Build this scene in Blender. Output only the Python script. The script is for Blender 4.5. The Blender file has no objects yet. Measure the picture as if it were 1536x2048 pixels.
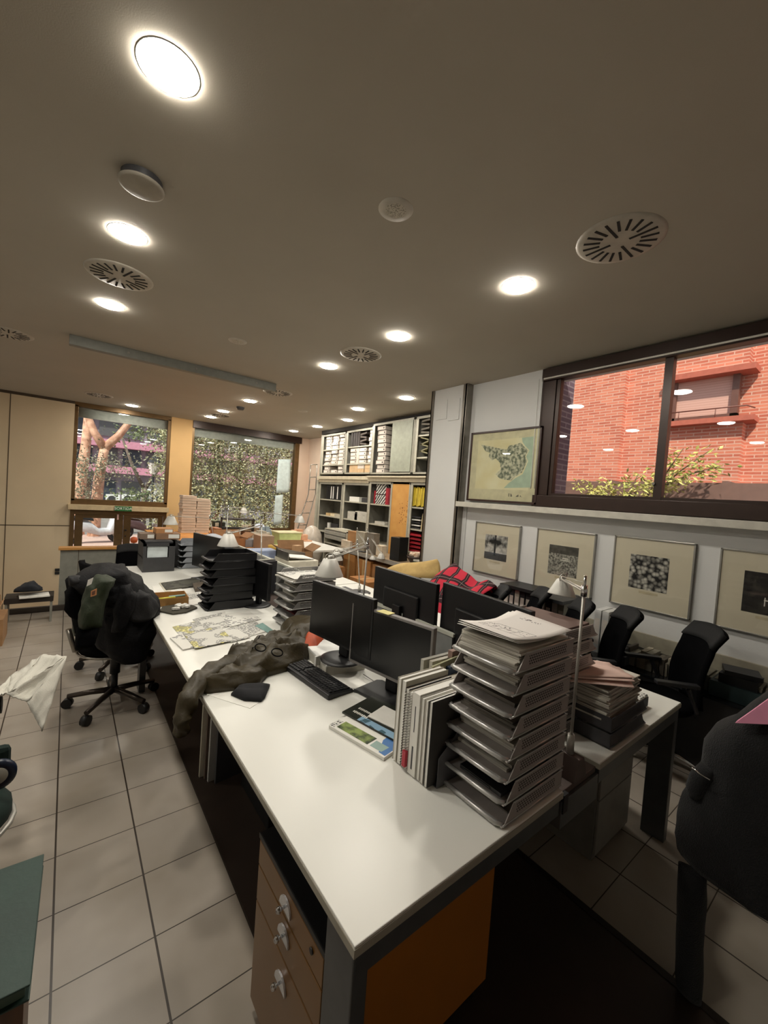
import bpy, bmesh, math, random
from math import sin, cos, pi, radians
from mathutils import Vector, Matrix, noise
SC = bpy.context.scene
COL = SC.collection
rnd = random.Random(7)
# ---------------------------------------------------------------- camera
H = 1.69
YAW, PITCH, ROLL, FPX = 0.6637, -0.03416, -0.07222, 812.5
fw = Vector((sin(YAW)*cos(PITCH), cos(YAW)*cos(PITCH), sin(PITCH)))
r0 = Vector((cos(YAW), -sin(YAW), 0)); d0 = fw.cross(r0)
rt = r0*cos(ROLL) + d0*sin(ROLL); dn = d0*cos(ROLL) - r0*sin(ROLL)
cam_d = bpy.data.cameras.new('camera'); cam = bpy.data.objects.new('camera', cam_d); COL.objects.link(cam)
cam_d.sensor_fit = 'VERTICAL'; cam_d.sensor_height = 24.0; cam_d.lens = 24.0*FPX/2048
cam_d.clip_start = 0.02; cam_d.clip_end = 200
cam.matrix_world = Matrix(((rt.x, -dn.x, -fw.x, 0), (rt.y, -dn.y, -fw.y, 0), (rt.z, -dn.z, -fw.z, H), (0, 0, 0, 1)))
SC.camera = cam
# ---------------------------------------------------------------- light
LAMP = 182.0; LAMPCOL = (1.0, 0.94, 0.83)
SKY = 2.0
SUN = 6.0
SC.view_settings.view_transform = 'Standard'; SC.view_settings.look = 'None'
SC.view_settings.gamma = 1; SC.view_settings.exposure = 0.0; SC.view_settings.use_curve_mapping = False
w = bpy.data.worlds.new('sky'); SC.world = w; w.use_nodes = True
wn = w.node_tree; wn.nodes.clear()
wo = wn.nodes.new('ShaderNodeOutputWorld'); wb = wn.nodes.new('ShaderNodeBackground')
ws = wn.nodes.new('ShaderNodeTexSky'); ws.sky_type = 'HOSEK_WILKIE'; ws.turbidity = 4; ws.sun_direction = Vector((-0.55, -0.45, 0.75)).normalized()
wm = wn.nodes.new('ShaderNodeMixRGB'); wm.inputs[0].default_value = 0.5; wm.inputs[2].default_value = (0.75, 0.82, 0.9, 1)
wn.links.new(ws.outputs[0], wm.inputs[1]); wn.links.new(wm.outputs[0], wb.inputs[0]); wb.inputs[1].default_value = SKY
wn.links.new(wb.outputs[0], wo.inputs[0])
sd = bpy.data.lights.new('sun', 'SUN'); sd.energy = SUN; sd.angle = 0.03; sd.color = (1, 0.93, 0.82)
so = bpy.data.objects.new('sun', sd); COL.objects.link(so)
so.rotation_euler = Vector((0.55, 0.45, -0.75)).to_track_quat('-Z', 'Y').to_euler()

def atz(x, y, z):
    v = fw + rt*((x-768)/FPX) + dn*((y-1024)/FPX); t = (z-H)/v.z; return Vector((0, 0, H)) + v*t
def aty(x, y, Y):
    v = fw + rt*((x-768)/FPX) + dn*((y-1024)/FPX); return Vector((0, 0, H)) + v*(Y/v.y)
def atx(x, y, X):
    v = fw + rt*((x-768)/FPX) + dn*((y-1024)/FPX); return Vector((0, 0, H)) + v*(X/v.x)

# ---------------------------------------------------------------- materials
def s2l(c):
    if isinstance(c, str):
        c = [int(c[i:i+2], 16)/255 for i in (0, 2, 4)]
    return tuple((v/12.92 if v <= 0.04045 else ((v+0.055)/1.055)**2.4) for v in c) + (1,)
MATS = {}
class NT:
    def __init__(s, name):
        s.m = bpy.data.materials.new(name); s.m.use_nodes = True; s.t = s.m.node_tree
        s.b = s.t.nodes['Principled BSDF']; s.o = s.t.nodes['Material Output']
        s.tc = None
    def n(s, typ, **kw):
        nd = s.t.nodes.new(typ)
        for k, v in kw.items(): setattr(nd, k, v)
        return nd
    def L(s, a, b): s.t.links.new(a, b)
    def obj(s):
        if not s.tc: s.tc = s.n('ShaderNodeTexCoord')
        return s.tc.outputs['Object']
    def math(s, op, a, b=None, c=None):
        nd = s.n('ShaderNodeMath', operation=op)
        for i, v in enumerate((a, b, c)):
            if v is None: continue
            if isinstance(v, (int, float)): nd.inputs[i].default_value = v
            else: s.L(v, nd.inputs[i])
        return nd.outputs[0]
    def mix(s, f, a, b):
        nd = s.n('ShaderNodeMix', data_type='RGBA')
        if isinstance(f, (int, float)): nd.inputs[0].default_value = f
        else: s.L(f, nd.inputs[0])
        for i, v in ((6, a), (7, b)):
            if isinstance(v, tuple): nd.inputs[i].default_value = v
            else: s.L(v, nd.inputs[i])
        return nd.outputs[2]
    def noise(s, scale, detail=3, vec=None):
        nd = s.n('ShaderNodeTexNoise'); nd.inputs['Scale'].default_value = scale; nd.inputs['Detail'].default_value = detail
        s.L(vec or s.obj(), nd.inputs['Vector']); return nd.outputs[0]
    def ramp(s, f, lo, hi):
        nd = s.n('ShaderNodeMapRange'); nd.inputs[1].default_value = lo; nd.inputs[2].default_value = hi
        s.L(f, nd.inputs[0]); return nd.outputs[0]
    def sep(s):
        nd = s.n('ShaderNodeSeparateXYZ'); s.L(s.obj(), nd.inputs[0]); return nd.outputs
    def bump(s, h, st, dist=0.01):
        nd = s.n('ShaderNodeBump'); nd.inputs['Strength'].default_value = st; nd.inputs['Distance'].default_value = dist
        s.L(h, nd.inputs['Height']); s.L(nd.outputs[0], s.b.inputs['Normal'])
def mat(name, col, rough=0.6, metal=0, nz=0.06, nscale=14, bump=0, bscale=60, spec=0.5, sheen=0, emit=None, coat=0):
    """plain painted / plastic / metal / paper surface with a faint procedural mottling"""
    if name in MATS: return MATS[name]
    k = NT(name); c = s2l(col)
    k.b.inputs['Roughness'].default_value = rough; k.b.inputs['Metallic'].default_value = metal
    k.b.inputs['Specular IOR Level'].default_value = spec
    if coat: k.b.inputs['Coat Weight'].default_value = coat
    if sheen: k.b.inputs['Sheen Weight'].default_value = sheen
    f = k.noise(nscale)
    dk = tuple(v*(1-nz*2.2) for v in c[:3]) + (1,); lt = tuple(min(1, v*(1+nz)) for v in c[:3]) + (1,)
    k.L(k.mix(k.ramp(f, 0.3, 0.7), dk, lt), k.b.inputs['Base Color'])
    if bump: k.bump(k.noise(bscale, 4), bump)
    if emit:
        k.b.inputs['Emission Color'].default_value = s2l(col)[:3] + (1,); k.b.inputs['Emission Strength'].default_value = emit
    MATS[name] = k.m; return k.m
def emis(name, col, st):
    k = NT(name); e = k.n('ShaderNodeEmission'); e.inputs[0].default_value = tuple(col)+(1,); e.inputs[1].default_value = st
    k.L(e.outputs[0], k.o.inputs[0]); MATS[name] = k.m; return k.m

# ---------------------------------------------------------------- mesh builder
class MB:
    def __init__(s): s.v = []; s.f = []; s.mi = []; s.sm = []; s.T = None; s.m = 0
    def add(s, vs, fs, smooth=False):
        o = len(s.v)
        for p in vs:
            p = Vector(p)
            if s.T: p = s.T @ p
            s.v.append(p)
        for f in fs: s.f.append([i+o for i in f]); s.mi.append(s.m); s.sm.append(smooth)
        return s
    def box(s, x0, x1, y0, y1, z0, z1):
        vs = [(x, y, z) for z in (z0, z1) for y in (y0, y1) for x in (x0, x1)]
        return s.add(vs, [(0, 2, 3, 1), (4, 5, 7, 6), (0, 1, 5, 4), (2, 6, 7, 3), (0, 4, 6, 2), (1, 3, 7, 5)])
    def cb(s, c, d, rz=0, rx=0, ry=0):
        """box by centre and size, rotated"""
        R = Matrix.Translation(c) @ Matrix.Rotation(rz, 4, 'Z') @ Matrix.Rotation(ry, 4, 'Y') @ Matrix.Rotation(rx, 4, 'X')
        h = [v/2 for v in d]
        vs = [R @ Vector((x*h[0], y*h[1], z*h[2])) for z in (-1, 1) for y in (-1, 1) for x in (-1, 1)]
        return s.add(vs, [(0, 2, 3, 1), (4, 5, 7, 6), (0, 1, 5, 4), (2, 6, 7, 3), (0, 4, 6, 2), (1, 3, 7, 5)])
    def prism(s, pts, z0, z1):
        n = len(pts)
        a = sum(pts[i][0]*pts[(i+1) % n][1]-pts[(i+1) % n][0]*pts[i][1] for i in range(n))
        if a < 0: pts = pts[::-1]
        vs = [(p[0], p[1], z0) for p in pts]+[(p[0], p[1], z1) for p in pts]
        fs = [list(range(n))[::-1], list(range(n, 2*n))]+[(i, (i+1) % n, n+(i+1) % n, n+i) for i in range(n)]
        return s.add(vs, fs)
    def ext(s, pts, axis, a, b):
        """polygon in the plane normal to axis ('X': (y,z) pairs, 'Y': (x,z) pairs), extruded a..b"""
        n = len(pts)
        g = (lambda p, t: (t, p[0], p[1])) if axis == 'X' else (lambda p, t: (p[0], t, p[1]))
        vs = [g(p, a) for p in pts]+[g(p, b) for p in pts]
        return s.add(vs, [list(range(n)), list(range(n, 2*n))[::-1]]+[(i, n+i, n+(i+1) % n, (i+1) % n) for i in range(n)])
    def cyl(s, p0, p1, r0, r1=None, n=16, smooth=True):
        r1 = r0 if r1 is None else r1; p0 = Vector(p0); p1 = Vector(p1); d = (p1-p0)
        q = d.to_track_quat('Z', 'Y'); vs = []
        for p, r in ((p0, r0), (p1, r1)):
            for i in range(n):
                a = 2*pi*i/n; vs.append(p+q @ Vector((r*cos(a), r*sin(a), 0)))
        s.add(vs, [(i, (i+1) % n, n+(i+1) % n, n+i) for i in range(n)], smooth)
        o = len(s.v)-2*n
        s.f += [[o+i for i in range(n)][::-1], [o+n+i for i in range(n)]]; s.mi += [s.m]*2; s.sm += [False]*2
        return s
    def tube(s, pts, r, n=8, closed=False):
        pts = [Vector(p) for p in pts]; N = len(pts); rings = []
        rr = r if isinstance(r, (list, tuple)) else [r]*N
        up = None
        for i, p in enumerate(pts):
            a = pts[(i-1) % N] if (closed or i) else p; b = pts[(i+1) % N] if (closed or i < N-1) else p
            t = (b-a).normalized()
            if up is None: up = t.orthogonal().normalized()
            up = (up-t*up.dot(t)); up = up.normalized() if up.length > 1e-6 else t.orthogonal().normalized()
            bi = t.cross(up); rings.append([p+(up*cos(2*pi*j/n)+bi*sin(2*pi*j/n))*rr[i] for j in range(n)])
        vs = [q for g in rings for q in g]; fs = []
        for i in range(N if closed else N-1):
            for j in range(n):
                a, b = i*n, ((i+1) % N)*n; fs.append((a+j, a+(j+1) % n, b+(j+1) % n, b+j))
        s.add(vs, fs, True)
        if not closed:
            o = len(s.v)-N*n; s.f += [[o+j for j in range(n)][::-1], [o+(N-1)*n+j for j in range(n)]]; s.mi += [s.m]*2; s.sm += [False]*2
        return s
    def lathe(s, prof, c=(0, 0, 0), n=24, R=None, smooth=True):
        """profile (r,z) revolved about z at c; R optional rotation matrix"""
        vs = []; c = Vector(c)
        for r, z in prof:
            for i in range(n):
                a = 2*pi*i/n; p = Vector((r*cos(a), r*sin(a), z)); vs.append(c+((R @ p) if R else p))
        fs = [(k*n+i, k*n+(i+1) % n, (k+1)*n+(i+1) % n, (k+1)*n+i) for k in range(len(prof)-1) for i in range(n)]
        return s.add(vs, fs, smooth)
    def loft(s, rings, cap=True, smooth=True):
        n = len(rings[0]); vs = [p for g in rings for p in g]
        fs = [(k*n+i, k*n+(i+1) % n, (k+1)*n+(i+1) % n, (k+1)*n+i) for k in range(len(rings)-1) for i in range(n)]
        if cap: fs += [list(range(n))[::-1], [(len(rings)-1)*n+i for i in range(n)]]
        return s.add(vs, fs, smooth)
    def grid(s, fn, nu, nv, smooth=True):
        vs = [fn(i/nu, j/nv) for j in range(nv+1) for i in range(nu+1)]
        return s.add(vs, [(j*(nu+1)+i, j*(nu+1)+i+1, (j+1)*(nu+1)+i+1, (j+1)*(nu+1)+i) for j in range(nv) for i in range(nu)], smooth)
    def build(s, name, mats, parent=None, loc=None, rz=0, bevel=0, solid=0, subsurf=0, fixn=True):
        me = bpy.data.meshes.new(name); me.from_pydata([tuple(v) for v in s.v], [], s.f)
        if not isinstance(mats, (list, tuple)): mats = [mats]
        for m in mats: me.materials.append(m)
        me.polygons.foreach_set('material_index', s.mi); me.polygons.foreach_set('use_smooth', s.sm)
        if fixn:
            bm = bmesh.new(); bm.from_mesh(me); bmesh.ops.recalc_face_normals(bm, faces=bm.faces); bm.to_mesh(me); bm.free()
        me.update()
        o = bpy.data.objects.new(name, me); COL.objects.link(o)
        if parent: o.parent = parent
        if loc is not None: o.location = loc
        if rz: o.rotation_euler.z = rz
        if solid:
            q = o.modifiers.new('s', 'SOLIDIFY'); q.thickness = solid; q.offset = 0
        if subsurf:
            q = o.modifiers.new('u', 'SUBSURF'); q.levels = q.render_levels = subsurf
        if bevel:
            q = o.modifiers.new('b', 'BEVEL'); q.width = bevel; q.segments = 2; q.limit_method = 'ANGLE'; q.angle_limit = radians(40)
        return o
def tag(o, label, cat, group=None, kind=None):
    o['label'] = label; o['category'] = cat
    if group: o['group'] = group
    if kind: o['kind'] = kind
    return o
def thing(name, label, cat, loc=(0, 0, 0), rz=0, group=None):
    o = bpy.data.objects.new(name, None); COL.objects.link(o); o.empty_display_size = 0.05
    o.location = loc; o.rotation_euler.z = rz
    return tag(o, label, cat, group)
def struct(name, mb, m, **k):
    o = mb.build(name, m, **k); o['kind'] = 'structure'; return o
def kids(o): return [c for c in bpy.data.objects if c.parent == o]
def copy_tree(o, loc=None, rz=None, label=None, group=None, parent=None):
    c = o.copy(); COL.objects.link(c)
    if parent: c.parent = parent
    if loc is not None: c.location = loc
    if rz is not None: c.rotation_euler.z = rz
    if label: c['label'] = label
    if group: c['group'] = group
    for ch in o.children: copy_tree(ch, parent=c)
    return c
def B(x0, x1, y0, y1, z0, z1): return MB().box(x0, x1, y0, y1, z0, z1)
ORD = ['first', 'second', 'third', 'fourth', 'fifth', 'sixth', 'seventh', 'eighth', 'ninth', 'tenth', 'eleventh', 'twelfth']
def fbm(p, s=1.0): return noise.fractal(Vector(p)*s, 1.0, 2.0, 3)

# ---------------------------------------------------------------- surfaces
def floor_mat():
    k = NT('floor tiles'); X, Y, Z = k.sep()
    u = k.math('DIVIDE', k.math('SUBTRACT', X, 0.0164-3.006), 0.3006); v = k.math('DIVIDE', k.math('SUBTRACT', Y, 1.8994-2.985), 0.2985)
    fu = k.math('ABSOLUTE', k.math('SUBTRACT', k.math('FRACT', u), 0.5)); fv = k.math('ABSOLUTE', k.math('SUBTRACT', k.math('FRACT', v), 0.5))
    g = k.math('MAXIMUM', k.math('GREATER_THAN', fu, 0.488), k.math('GREATER_THAN', fv, 0.4925))
    cmb = k.n('ShaderNodeCombineXYZ'); k.L(k.math('FLOOR', u), cmb.inputs[0]); k.L(k.math('FLOOR', v), cmb.inputs[1])
    wn_ = k.n('ShaderNodeTexWhiteNoise'); k.L(cmb.outputs[0], wn_.inputs['Vector'])
    base = k.mix(wn_.outputs[0], s2l('a0978c'), s2l('a9a095')); base = k.mix(k.ramp(k.noise(3), .35, .7), base, s2l('968c7f'))
    k.L(k.mix(g, base, s2l('3a322b')), k.b.inputs['Base Color'])
    k.b.inputs['Roughness'].default_value = 0.33; k.b.inputs['Specular IOR Level'].default_value = 0.35
    k.bump(k.math('SUBTRACT', 1, g), 0.3, 0.002); return k.m
def brick_mat(name, c1, c2, mort, scale=1.0, axis='X'):
    k = NT(name); X, Y, Z = k.sep()
    cmb = k.n('ShaderNodeCombineXYZ'); k.L(Y if axis == 'X' else X, cmb.inputs[0]); k.L(Z, cmb.inputs[1])
    if axis == 'XY': k.L(k.math('ADD', X, Y), cmb.inputs[0])
    br = k.n('ShaderNodeTexBrick'); k.L(cmb.outputs[0], br.inputs['Vector'])
    br.inputs['Scale'].default_value = scale; br.inputs['Color1'].default_value = s2l(c1); br.inputs['Color2'].default_value = s2l(c2)
    br.inputs['Mortar'].default_value = s2l(mort); br.inputs['Brick Width'].default_value = 0.24; br.inputs['Row Height'].default_value = 0.058
    br.inputs['Mortar Size'].default_value = 0.008; br.inputs['Bias'].default_value = 0.1
    k.L(k.mix(k.ramp(k.noise(9), .45, 1.3), br.outputs[0], s2l(c1)), k.b.inputs['Base Color'])
    k.b.inputs['Roughness'].default_value = 0.9; k.bump(br.outputs['Fac'], -0.6, 0.01); return k.m
def glass_mat(name='window glass', tint=(0.93, 0.96, 0.95), strength=1.0):
    k = NT(name); tr = k.n('ShaderNodeBsdfTransparent'); tr.inputs[0].default_value = tint+(1,)
    gl = k.n('ShaderNodeBsdfGlossy'); gl.inputs['Roughness'].default_value = 0.01
    fr = k.n('ShaderNodeFresnel'); fr.inputs[0].default_value = 1.5
    mx = k.n('ShaderNodeMixShader'); k.L(k.math('MULTIPLY', fr.outputs[0], strength), mx.inputs[0]); k.L(tr.outputs[0], mx.inputs[1]); k.L(gl.outputs[0], mx.inputs[2])
    k.L(mx.outputs[0], k.o.inputs[0]); return k.m
def wood_mat(name, c1, c2, rough=0.4, axis=2, sc=1.0):
    k = NT(name); mp = k.n('ShaderNodeMapping'); k.L(k.obj(), mp.inputs[0])
    s = [9*sc, 9*sc, 9*sc]; s[axis] = 0.8*sc; mp.inputs['Scale'].default_value = s
    n1 = k.noise(2.2, 6, mp.outputs[0]); k.L(k.mix(k.ramp(n1, .35, .68), s2l(c1), s2l(c2)), k.b.inputs['Base Color'])
    k.b.inputs['Roughness'].default_value = rough; return k.m
M_floor = floor_mat()
M_ceil = mat('ceiling plaster', 'a9a294', .9, nz=.015, nscale=2, bump=.05, bscale=200)
M_wall = mat('white wall paint', 'd2d2d0', .8, nz=.01, nscale=3, bump=.08, bscale=120)
M_beige = mat('beige wall panel', 'cdb999', .7, nz=.02, nscale=2)
M_orange = mat('ochre wall paint', 'd4ad76', .8, nz=.02, nscale=3)
M_pinkw = mat('pale rose wall paint', 'dfc8b4', .8, nz=.02, nscale=3)
M_brown = mat('dark brown anodised frame', '33231c', .35, .3)
M_bronze = mat('bronze door frame', '6e5535', .35, .5)
M_steel = mat('brushed steel', '8f8a82', .3, .9)
M_chrome = mat('chrome', 'c8c8c8', .12, 1, nz=0)
M_glass = glass_mat()
M_greypanel = mat('grey laminate panel', '88887f', .6)
M_brick = brick_mat('orange brick', 'd98468', 'b8604a', 'd0a490')
M_brickXY = brick_mat('orange brick reveal', 'c97a62', 'b0604e', 'a5705c', axis='XY')
M_brickdark = brick_mat('purple brown brick', '6d5560', '5a4550', '8a7a7d', axis='XY')
M_black = mat('black plastic', '121214', .45)
M_dgrey = mat('dark grey plastic', '3a3a3c', .5)
M_white = mat('white plastic', 'e6e6e2', .4)
M_cream = mat('cream paint', 'cfc9b8', .5)

# ---------------------------------------------------------------- room shell
C = 3.14; FY = 10.1; WX = 3.85
fl = MB(); fl.box(-3.5, 5.4, -2.6, 6.38, -.12, 0); fl.box(1.15, 5.4, 6.38, FY, -.12, 0)
struct('floor', fl, M_floor)
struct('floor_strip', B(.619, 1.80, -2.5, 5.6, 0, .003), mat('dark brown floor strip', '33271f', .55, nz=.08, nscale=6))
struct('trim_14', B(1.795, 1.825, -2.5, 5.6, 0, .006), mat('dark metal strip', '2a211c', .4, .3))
struct('floor_lower', B(-3.5, 1.15, 6.38, FY, -1.15, -1.05), M_floor)
struct('trim_step', B(-3.5, 1.15, 6.38, 6.42, -1.05, .065), mat('dark skirting', '3c352e', .6))
struct('ceiling', MB().box(-3.6, 4.13, -2.7, 3.9, C, C+.15).box(-3.6, 5.5, 3.9, FY+.25, C, C+.15), M_ceil)
struct('wall_left', B(-3.7, -3.5, -2.7, FY+.2, -1.2, C), M_wall)
struct('wall_back', B(-3.7, 4.1, -2.8, -2.6, -.1, C), M_wall)
wr = MB(); wr.box(WX, WX+.28, -2.7, 3.36, -.1, 1.80); wr.box(WX, WX+.28, 2.385, 3.36, 1.80, C); wr.box(WX, WX+.28, -2.7, 2.39, 3.06, C); wr.box(WX, WX+.28, -2.7, -1.6, 1.8, 3.06)
struct('wall_right', wr, M_wall)
struct('wall_right_rear', B(5.15, 5.4, 3.9, FY, -.1, C), M_pinkw)
# column with steel corner strips
col = MB(); col.box(3.76, 5.4, 3.365, 3.93, 0, C)
struct('wall_pillar', col, M_wall)
struct('trim_1', MB().box(3.745, 3.762, 3.345, 3.40, 0, C).box(3.745, 3.87, 3.335, 3.366, 0, C), M_steel)
struct('trim_2', MB().box(3.745, 3.762, 3.90, 3.945, 0, C).box(3.745, 4.4, 3.93, 3.945, 0, C), M_steel)
struct('trim_3', MB().box(3.752, 3.761, 3.45, 3.63, 2.72, 2.98).box(3.752, 3.761, 3.66, 3.84, 2.75, 3.0), M_wall)
# ledge under window
struct('trim_4', B(3.70, 3.86, -2.6, 3.345, 1.655, 1.715), mat('ledge paint', 'c4c0b4', .5), bevel=.004)
struct('trim_5', B(3.825, 3.86, -2.6, 3.345, .60, .72), mat('beige trunking', 'a59f8d', .5))
struct('trim_6', B(3.835, 3.86, 3.28, 3.345, .72, 1.66), M_wall)
# right window
wf = MB()
wf.box(3.80, 3.90, -1.6, 2.39, 3.0, 3.125); wf.box(3.80, 3.90, -1.6, 2.39, 1.72, 1.835)
wf.box(3.82, 3.90, 2.24, 2.39, 1.835, 3.0); wf.box(3.835, 3.90, 2.20, 2.24, 1.835, 3.0)
struct('window_1', wf, M_brown, bevel=.004)
w1 = bpy.data.objects['window_1']
for y in (1.27, -.2): B(3.83, 3.90, y-.030, y+.030, 1.835, 3.0).build('window_mullion', M_brown, w1)
MB().box(3.835, 3.9, -1.6, 2.2, 1.835, 1.86).build('window_sash', M_brown, w1)
MB().cyl((3.815, 1.30, 1.97), (3.83, 1.30, 1.97), .012).build('window_lock', M_steel, w1)
B(3.870, 3.876, -1.6, 2.2, 1.86, 3.0).build('window_pane', M_glass, w1)
MB().cyl((3.79, -1.6, 3.02), (3.79, 2.36, 3.02), .008).build('blind_rail', mat('white rail', 'd8d4cc', .4), w1)
MB().tube([(3.80, 2.38, 3.03), (3.80, 2.38, 2.5), (3.80, 2.375, 1.9)], .004).tube([(3.80, 2.42, 3.03), (3.80, 2.42, 2.5), (3.80, 2.415, 1.9)], .004).build('blind_cord', M_white, w1)
struct('wall_outer_pier', B(4.13, 4.45, 2.385, 2.75, 0, 3.6), M_brickdark)

# far wall
fwall = MB(); fwall.box(-3.6, .06, FY, FY+.2, -1.2, C)
struct('wall_far_panelled', fwall, M_beige)
pj = MB()
for x in (-.87, -1.8, -2.7): pj.box(x-.006, x+.006, FY-.004, FY, -1.1, C)
pj.box(-3.5, .06, FY-.004, FY, .69, .705)
pj.box(-3.5, .06, FY-.012, FY, 3.09, C)
struct('trim_7', pj, mat('panel joint', '4a3c2c', .8))
struct('wall_far_pier', B(1.76, 2.2, FY-.02, FY+.2, -1.2, C), M_orange)
struct('wall_far_corner', B(4.86, 5.4, FY, FY+.2, -.1, C), M_pinkw)
struct('wall_far_low', B(2.2, 4.86, FY, FY+.2, -.1, .62), M_pinkw)
struct('trim_8', B(2.2, 4.90, FY-.06, FY+.1, 2.98, C), M_brown)
# window over the door
w2 = struct('window_2', MB().box(.06, .12, FY, FY+.1, 1.2, 3.08).box(1.70, 1.76, FY, FY+.1, 1.2, 3.08).box(.06, 1.76, FY, FY+.1, 3.05, 3.14).box(.06, 1.76, FY, FY+.1, 1.13, 1.24), M_bronze, bevel=.004)
B(.12, 1.7, FY+.05, FY+.056, 1.24, 3.05).build('window_pane', M_glass, w2)
MB().box(.12, 1.7, FY+.10, FY+.13, 2.86, 3.05).box(.12, 1.7, FY+.095, FY+.135, 2.90, 2.915).box(.12, 1.7, FY+.095, FY+.135, 2.96, 2.975).build('roller_shutter', mat('white shutter', 'c9c4bc', .5), w2)
struct('trim_9', MB().box(.02, 1.78, FY-.14, FY+.1, 1.03, 1.13), mat('transom beige', 'c8b28c', .5), bevel=.004)
# door frame with two glazed leaves
dr = MB(); dr.box(.06, .13, FY-.02, FY+.12, -1.05, 1.03); dr.box(.13, 1.76, FY-.02, FY+.12, .93, 1.03); dr.box(1.70, 1.76, FY-.02, FY+.12, -1.05, .93)
struct('door_1', dr, M_bronze, bevel=.004)
d1 = bpy.data.objects['door_1']
lf = MB(); lf.box(.14, .27, FY, FY+.06, -1.04, .93); lf.box(.80, .95, FY, FY+.06, -1.04, .93); lf.box(.27, .80, FY, FY+.06, .86, .93); lf.box(.27, .8, FY, FY+.06, -1.04, -.85)
lo = lf.build('door_leaf', M_bronze, d1, bevel=.003)
B(.27, .80, FY+.03, FY+.036, -.85, .86).build('door_pane', M_glass, lo)
lf = MB(); lf.box(.96, 1.09, FY, FY+.06, -1.04, .93); lf.box(1.60, 1.69, FY, FY+.06, -1.04, .93); lf.box(1.09, 1.60, FY, FY+.06, .88, .93); lf.box(1.09, 1.6, FY, FY+.06, -1.04, -.85)
lo = lf.build('door_leaf', M_bronze, d1, bevel=.003)
B(1.09, 1.60, FY+.03, FY+.036, -.85, .88).build('door_pane', M_glass, lo)
MB().box(.835, .865, FY-.06, FY-.02, .84, .95).build('door_closer', mat('pink tag', 'd9b0a8', .5), d1)
MB().cyl((1.0, FY-.05, .62), (1.0, FY, .62), .018).cyl((1.0, FY-.05, .5), (1.0, FY, .5), .012).build('door_lock', M_black, d1)
# big window
w3 = struct('window_3', MB().box(2.2, 2.25, FY, FY+.1, .62, 2.98).box(4.74, 4.86, FY-.02, FY+.12, .62, 2.98).box(2.2, 4.86, FY, FY+.1, .62, .70).box(4.10, 4.15, FY+.02, FY+.08, .7, .72), M_bronze, bevel=.004)
B(2.25, 4.74, FY+.05, FY+.056, .70, 2.98).build('window_pane', M_glass, w3)
MB().box(2.25, 4.74, FY+.10, FY+.13, 2.80, 2.98).box(2.25, 4.74, FY+.095, FY+.135, 2.84, 2.855).build('roller_shutter', MATS['white shutter'], w3)
# poster sheets hung in the window
for x0, x1, z0, z1, n in ((4.30, 4.66, 1.62, 2.50, 'upper'), (4.28, 4.50, .78, 1.55, 'lower')):
    tag(MB().grid(lambda u, v: (x0+(x1-x0)*u, FY+.02+.006*sin(9*u+5*v), z0+(z1-z0)*v+.04*u), 6, 8).build('hanging_sheet', mat('pale blue sheet', 'd6e6e6', .6), solid=.002),
        'pale bluish paper sheet hung in the big window, the %s of the two' % n, 'poster', 'sheets hung in the big window')
# exit sign with SORTIDA lettering
def text(name, body, size, loc, rot, m, parent=None, ext=.001, align='CENTER'):
    cu = bpy.data.curves.new(name, 'FONT'); cu.body = body; cu.size = size; cu.extrude = ext; cu.align_x = align; cu.align_y = 'CENTER'
    t = bpy.data.objects.new(name, cu); COL.objects.link(t)
    dg = bpy.context.evaluated_depsgraph_get(); me = bpy.data.meshes.new_from_object(t.evaluated_get(dg))
    bpy.data.objects.remove(t); me.materials.clear(); me.materials.append(m)
    o = bpy.data.objects.new(name, me); COL.objects.link(o); o.location = loc; o.rotation_euler = rot
    if parent: o.parent = parent
    return o
sg = thing('exit_sign', 'small green exit sign reading SORTIDA on the beam above the door', 'sign', (.93, FY-.15, 1.08))
MB().box(-.15, .15, -.008, .008, -.05, .05).build('sign_plate', mat('sign green', '1f6b34', .5), sg)
text('lettering', 'SORTIDA', .075, (0, -.012, 0), (pi/2, 0, 0), mat('sign letters', 'e8efe0', .5), sg)
# parapet at the step
pr = thing('parapet_counter', 'low grey partition with wooden rail between office floor and exit', 'partition', (0, 6.42, 0))
MB().box(-.04, 1.08, .0, .05, 0, .755).build('panel', M_greypanel, pr)
MB().box(-.06, 1.09, -.04, .09, .755, .79).build('rail', wood_mat('rail wood', 'b07a3e', 'c99452', axis=0), pr, bevel=.005)
MB().box(.14, .146, -.002, .0, 0, .755).build('panel_joint', mat('panel joint'.strip(), '4a3c2c', .8), pr)
so_ = thing('wall_socket', 'black double wall socket on the panelled wall left of the grey partition', 'socket', aty(115, 1143, 6.40))
so_.location = aty(114.5, 1143, 10.09); so_.scale = (1.5, 1, 1.5)
for dz in (.021, -.021): MB().box(-.024, .024, -.006, .006, dz-.018, dz+.018).build('socket_module', M_black, so_, bevel=.002)
# short low wall left of the parapet carrying the socket

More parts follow.
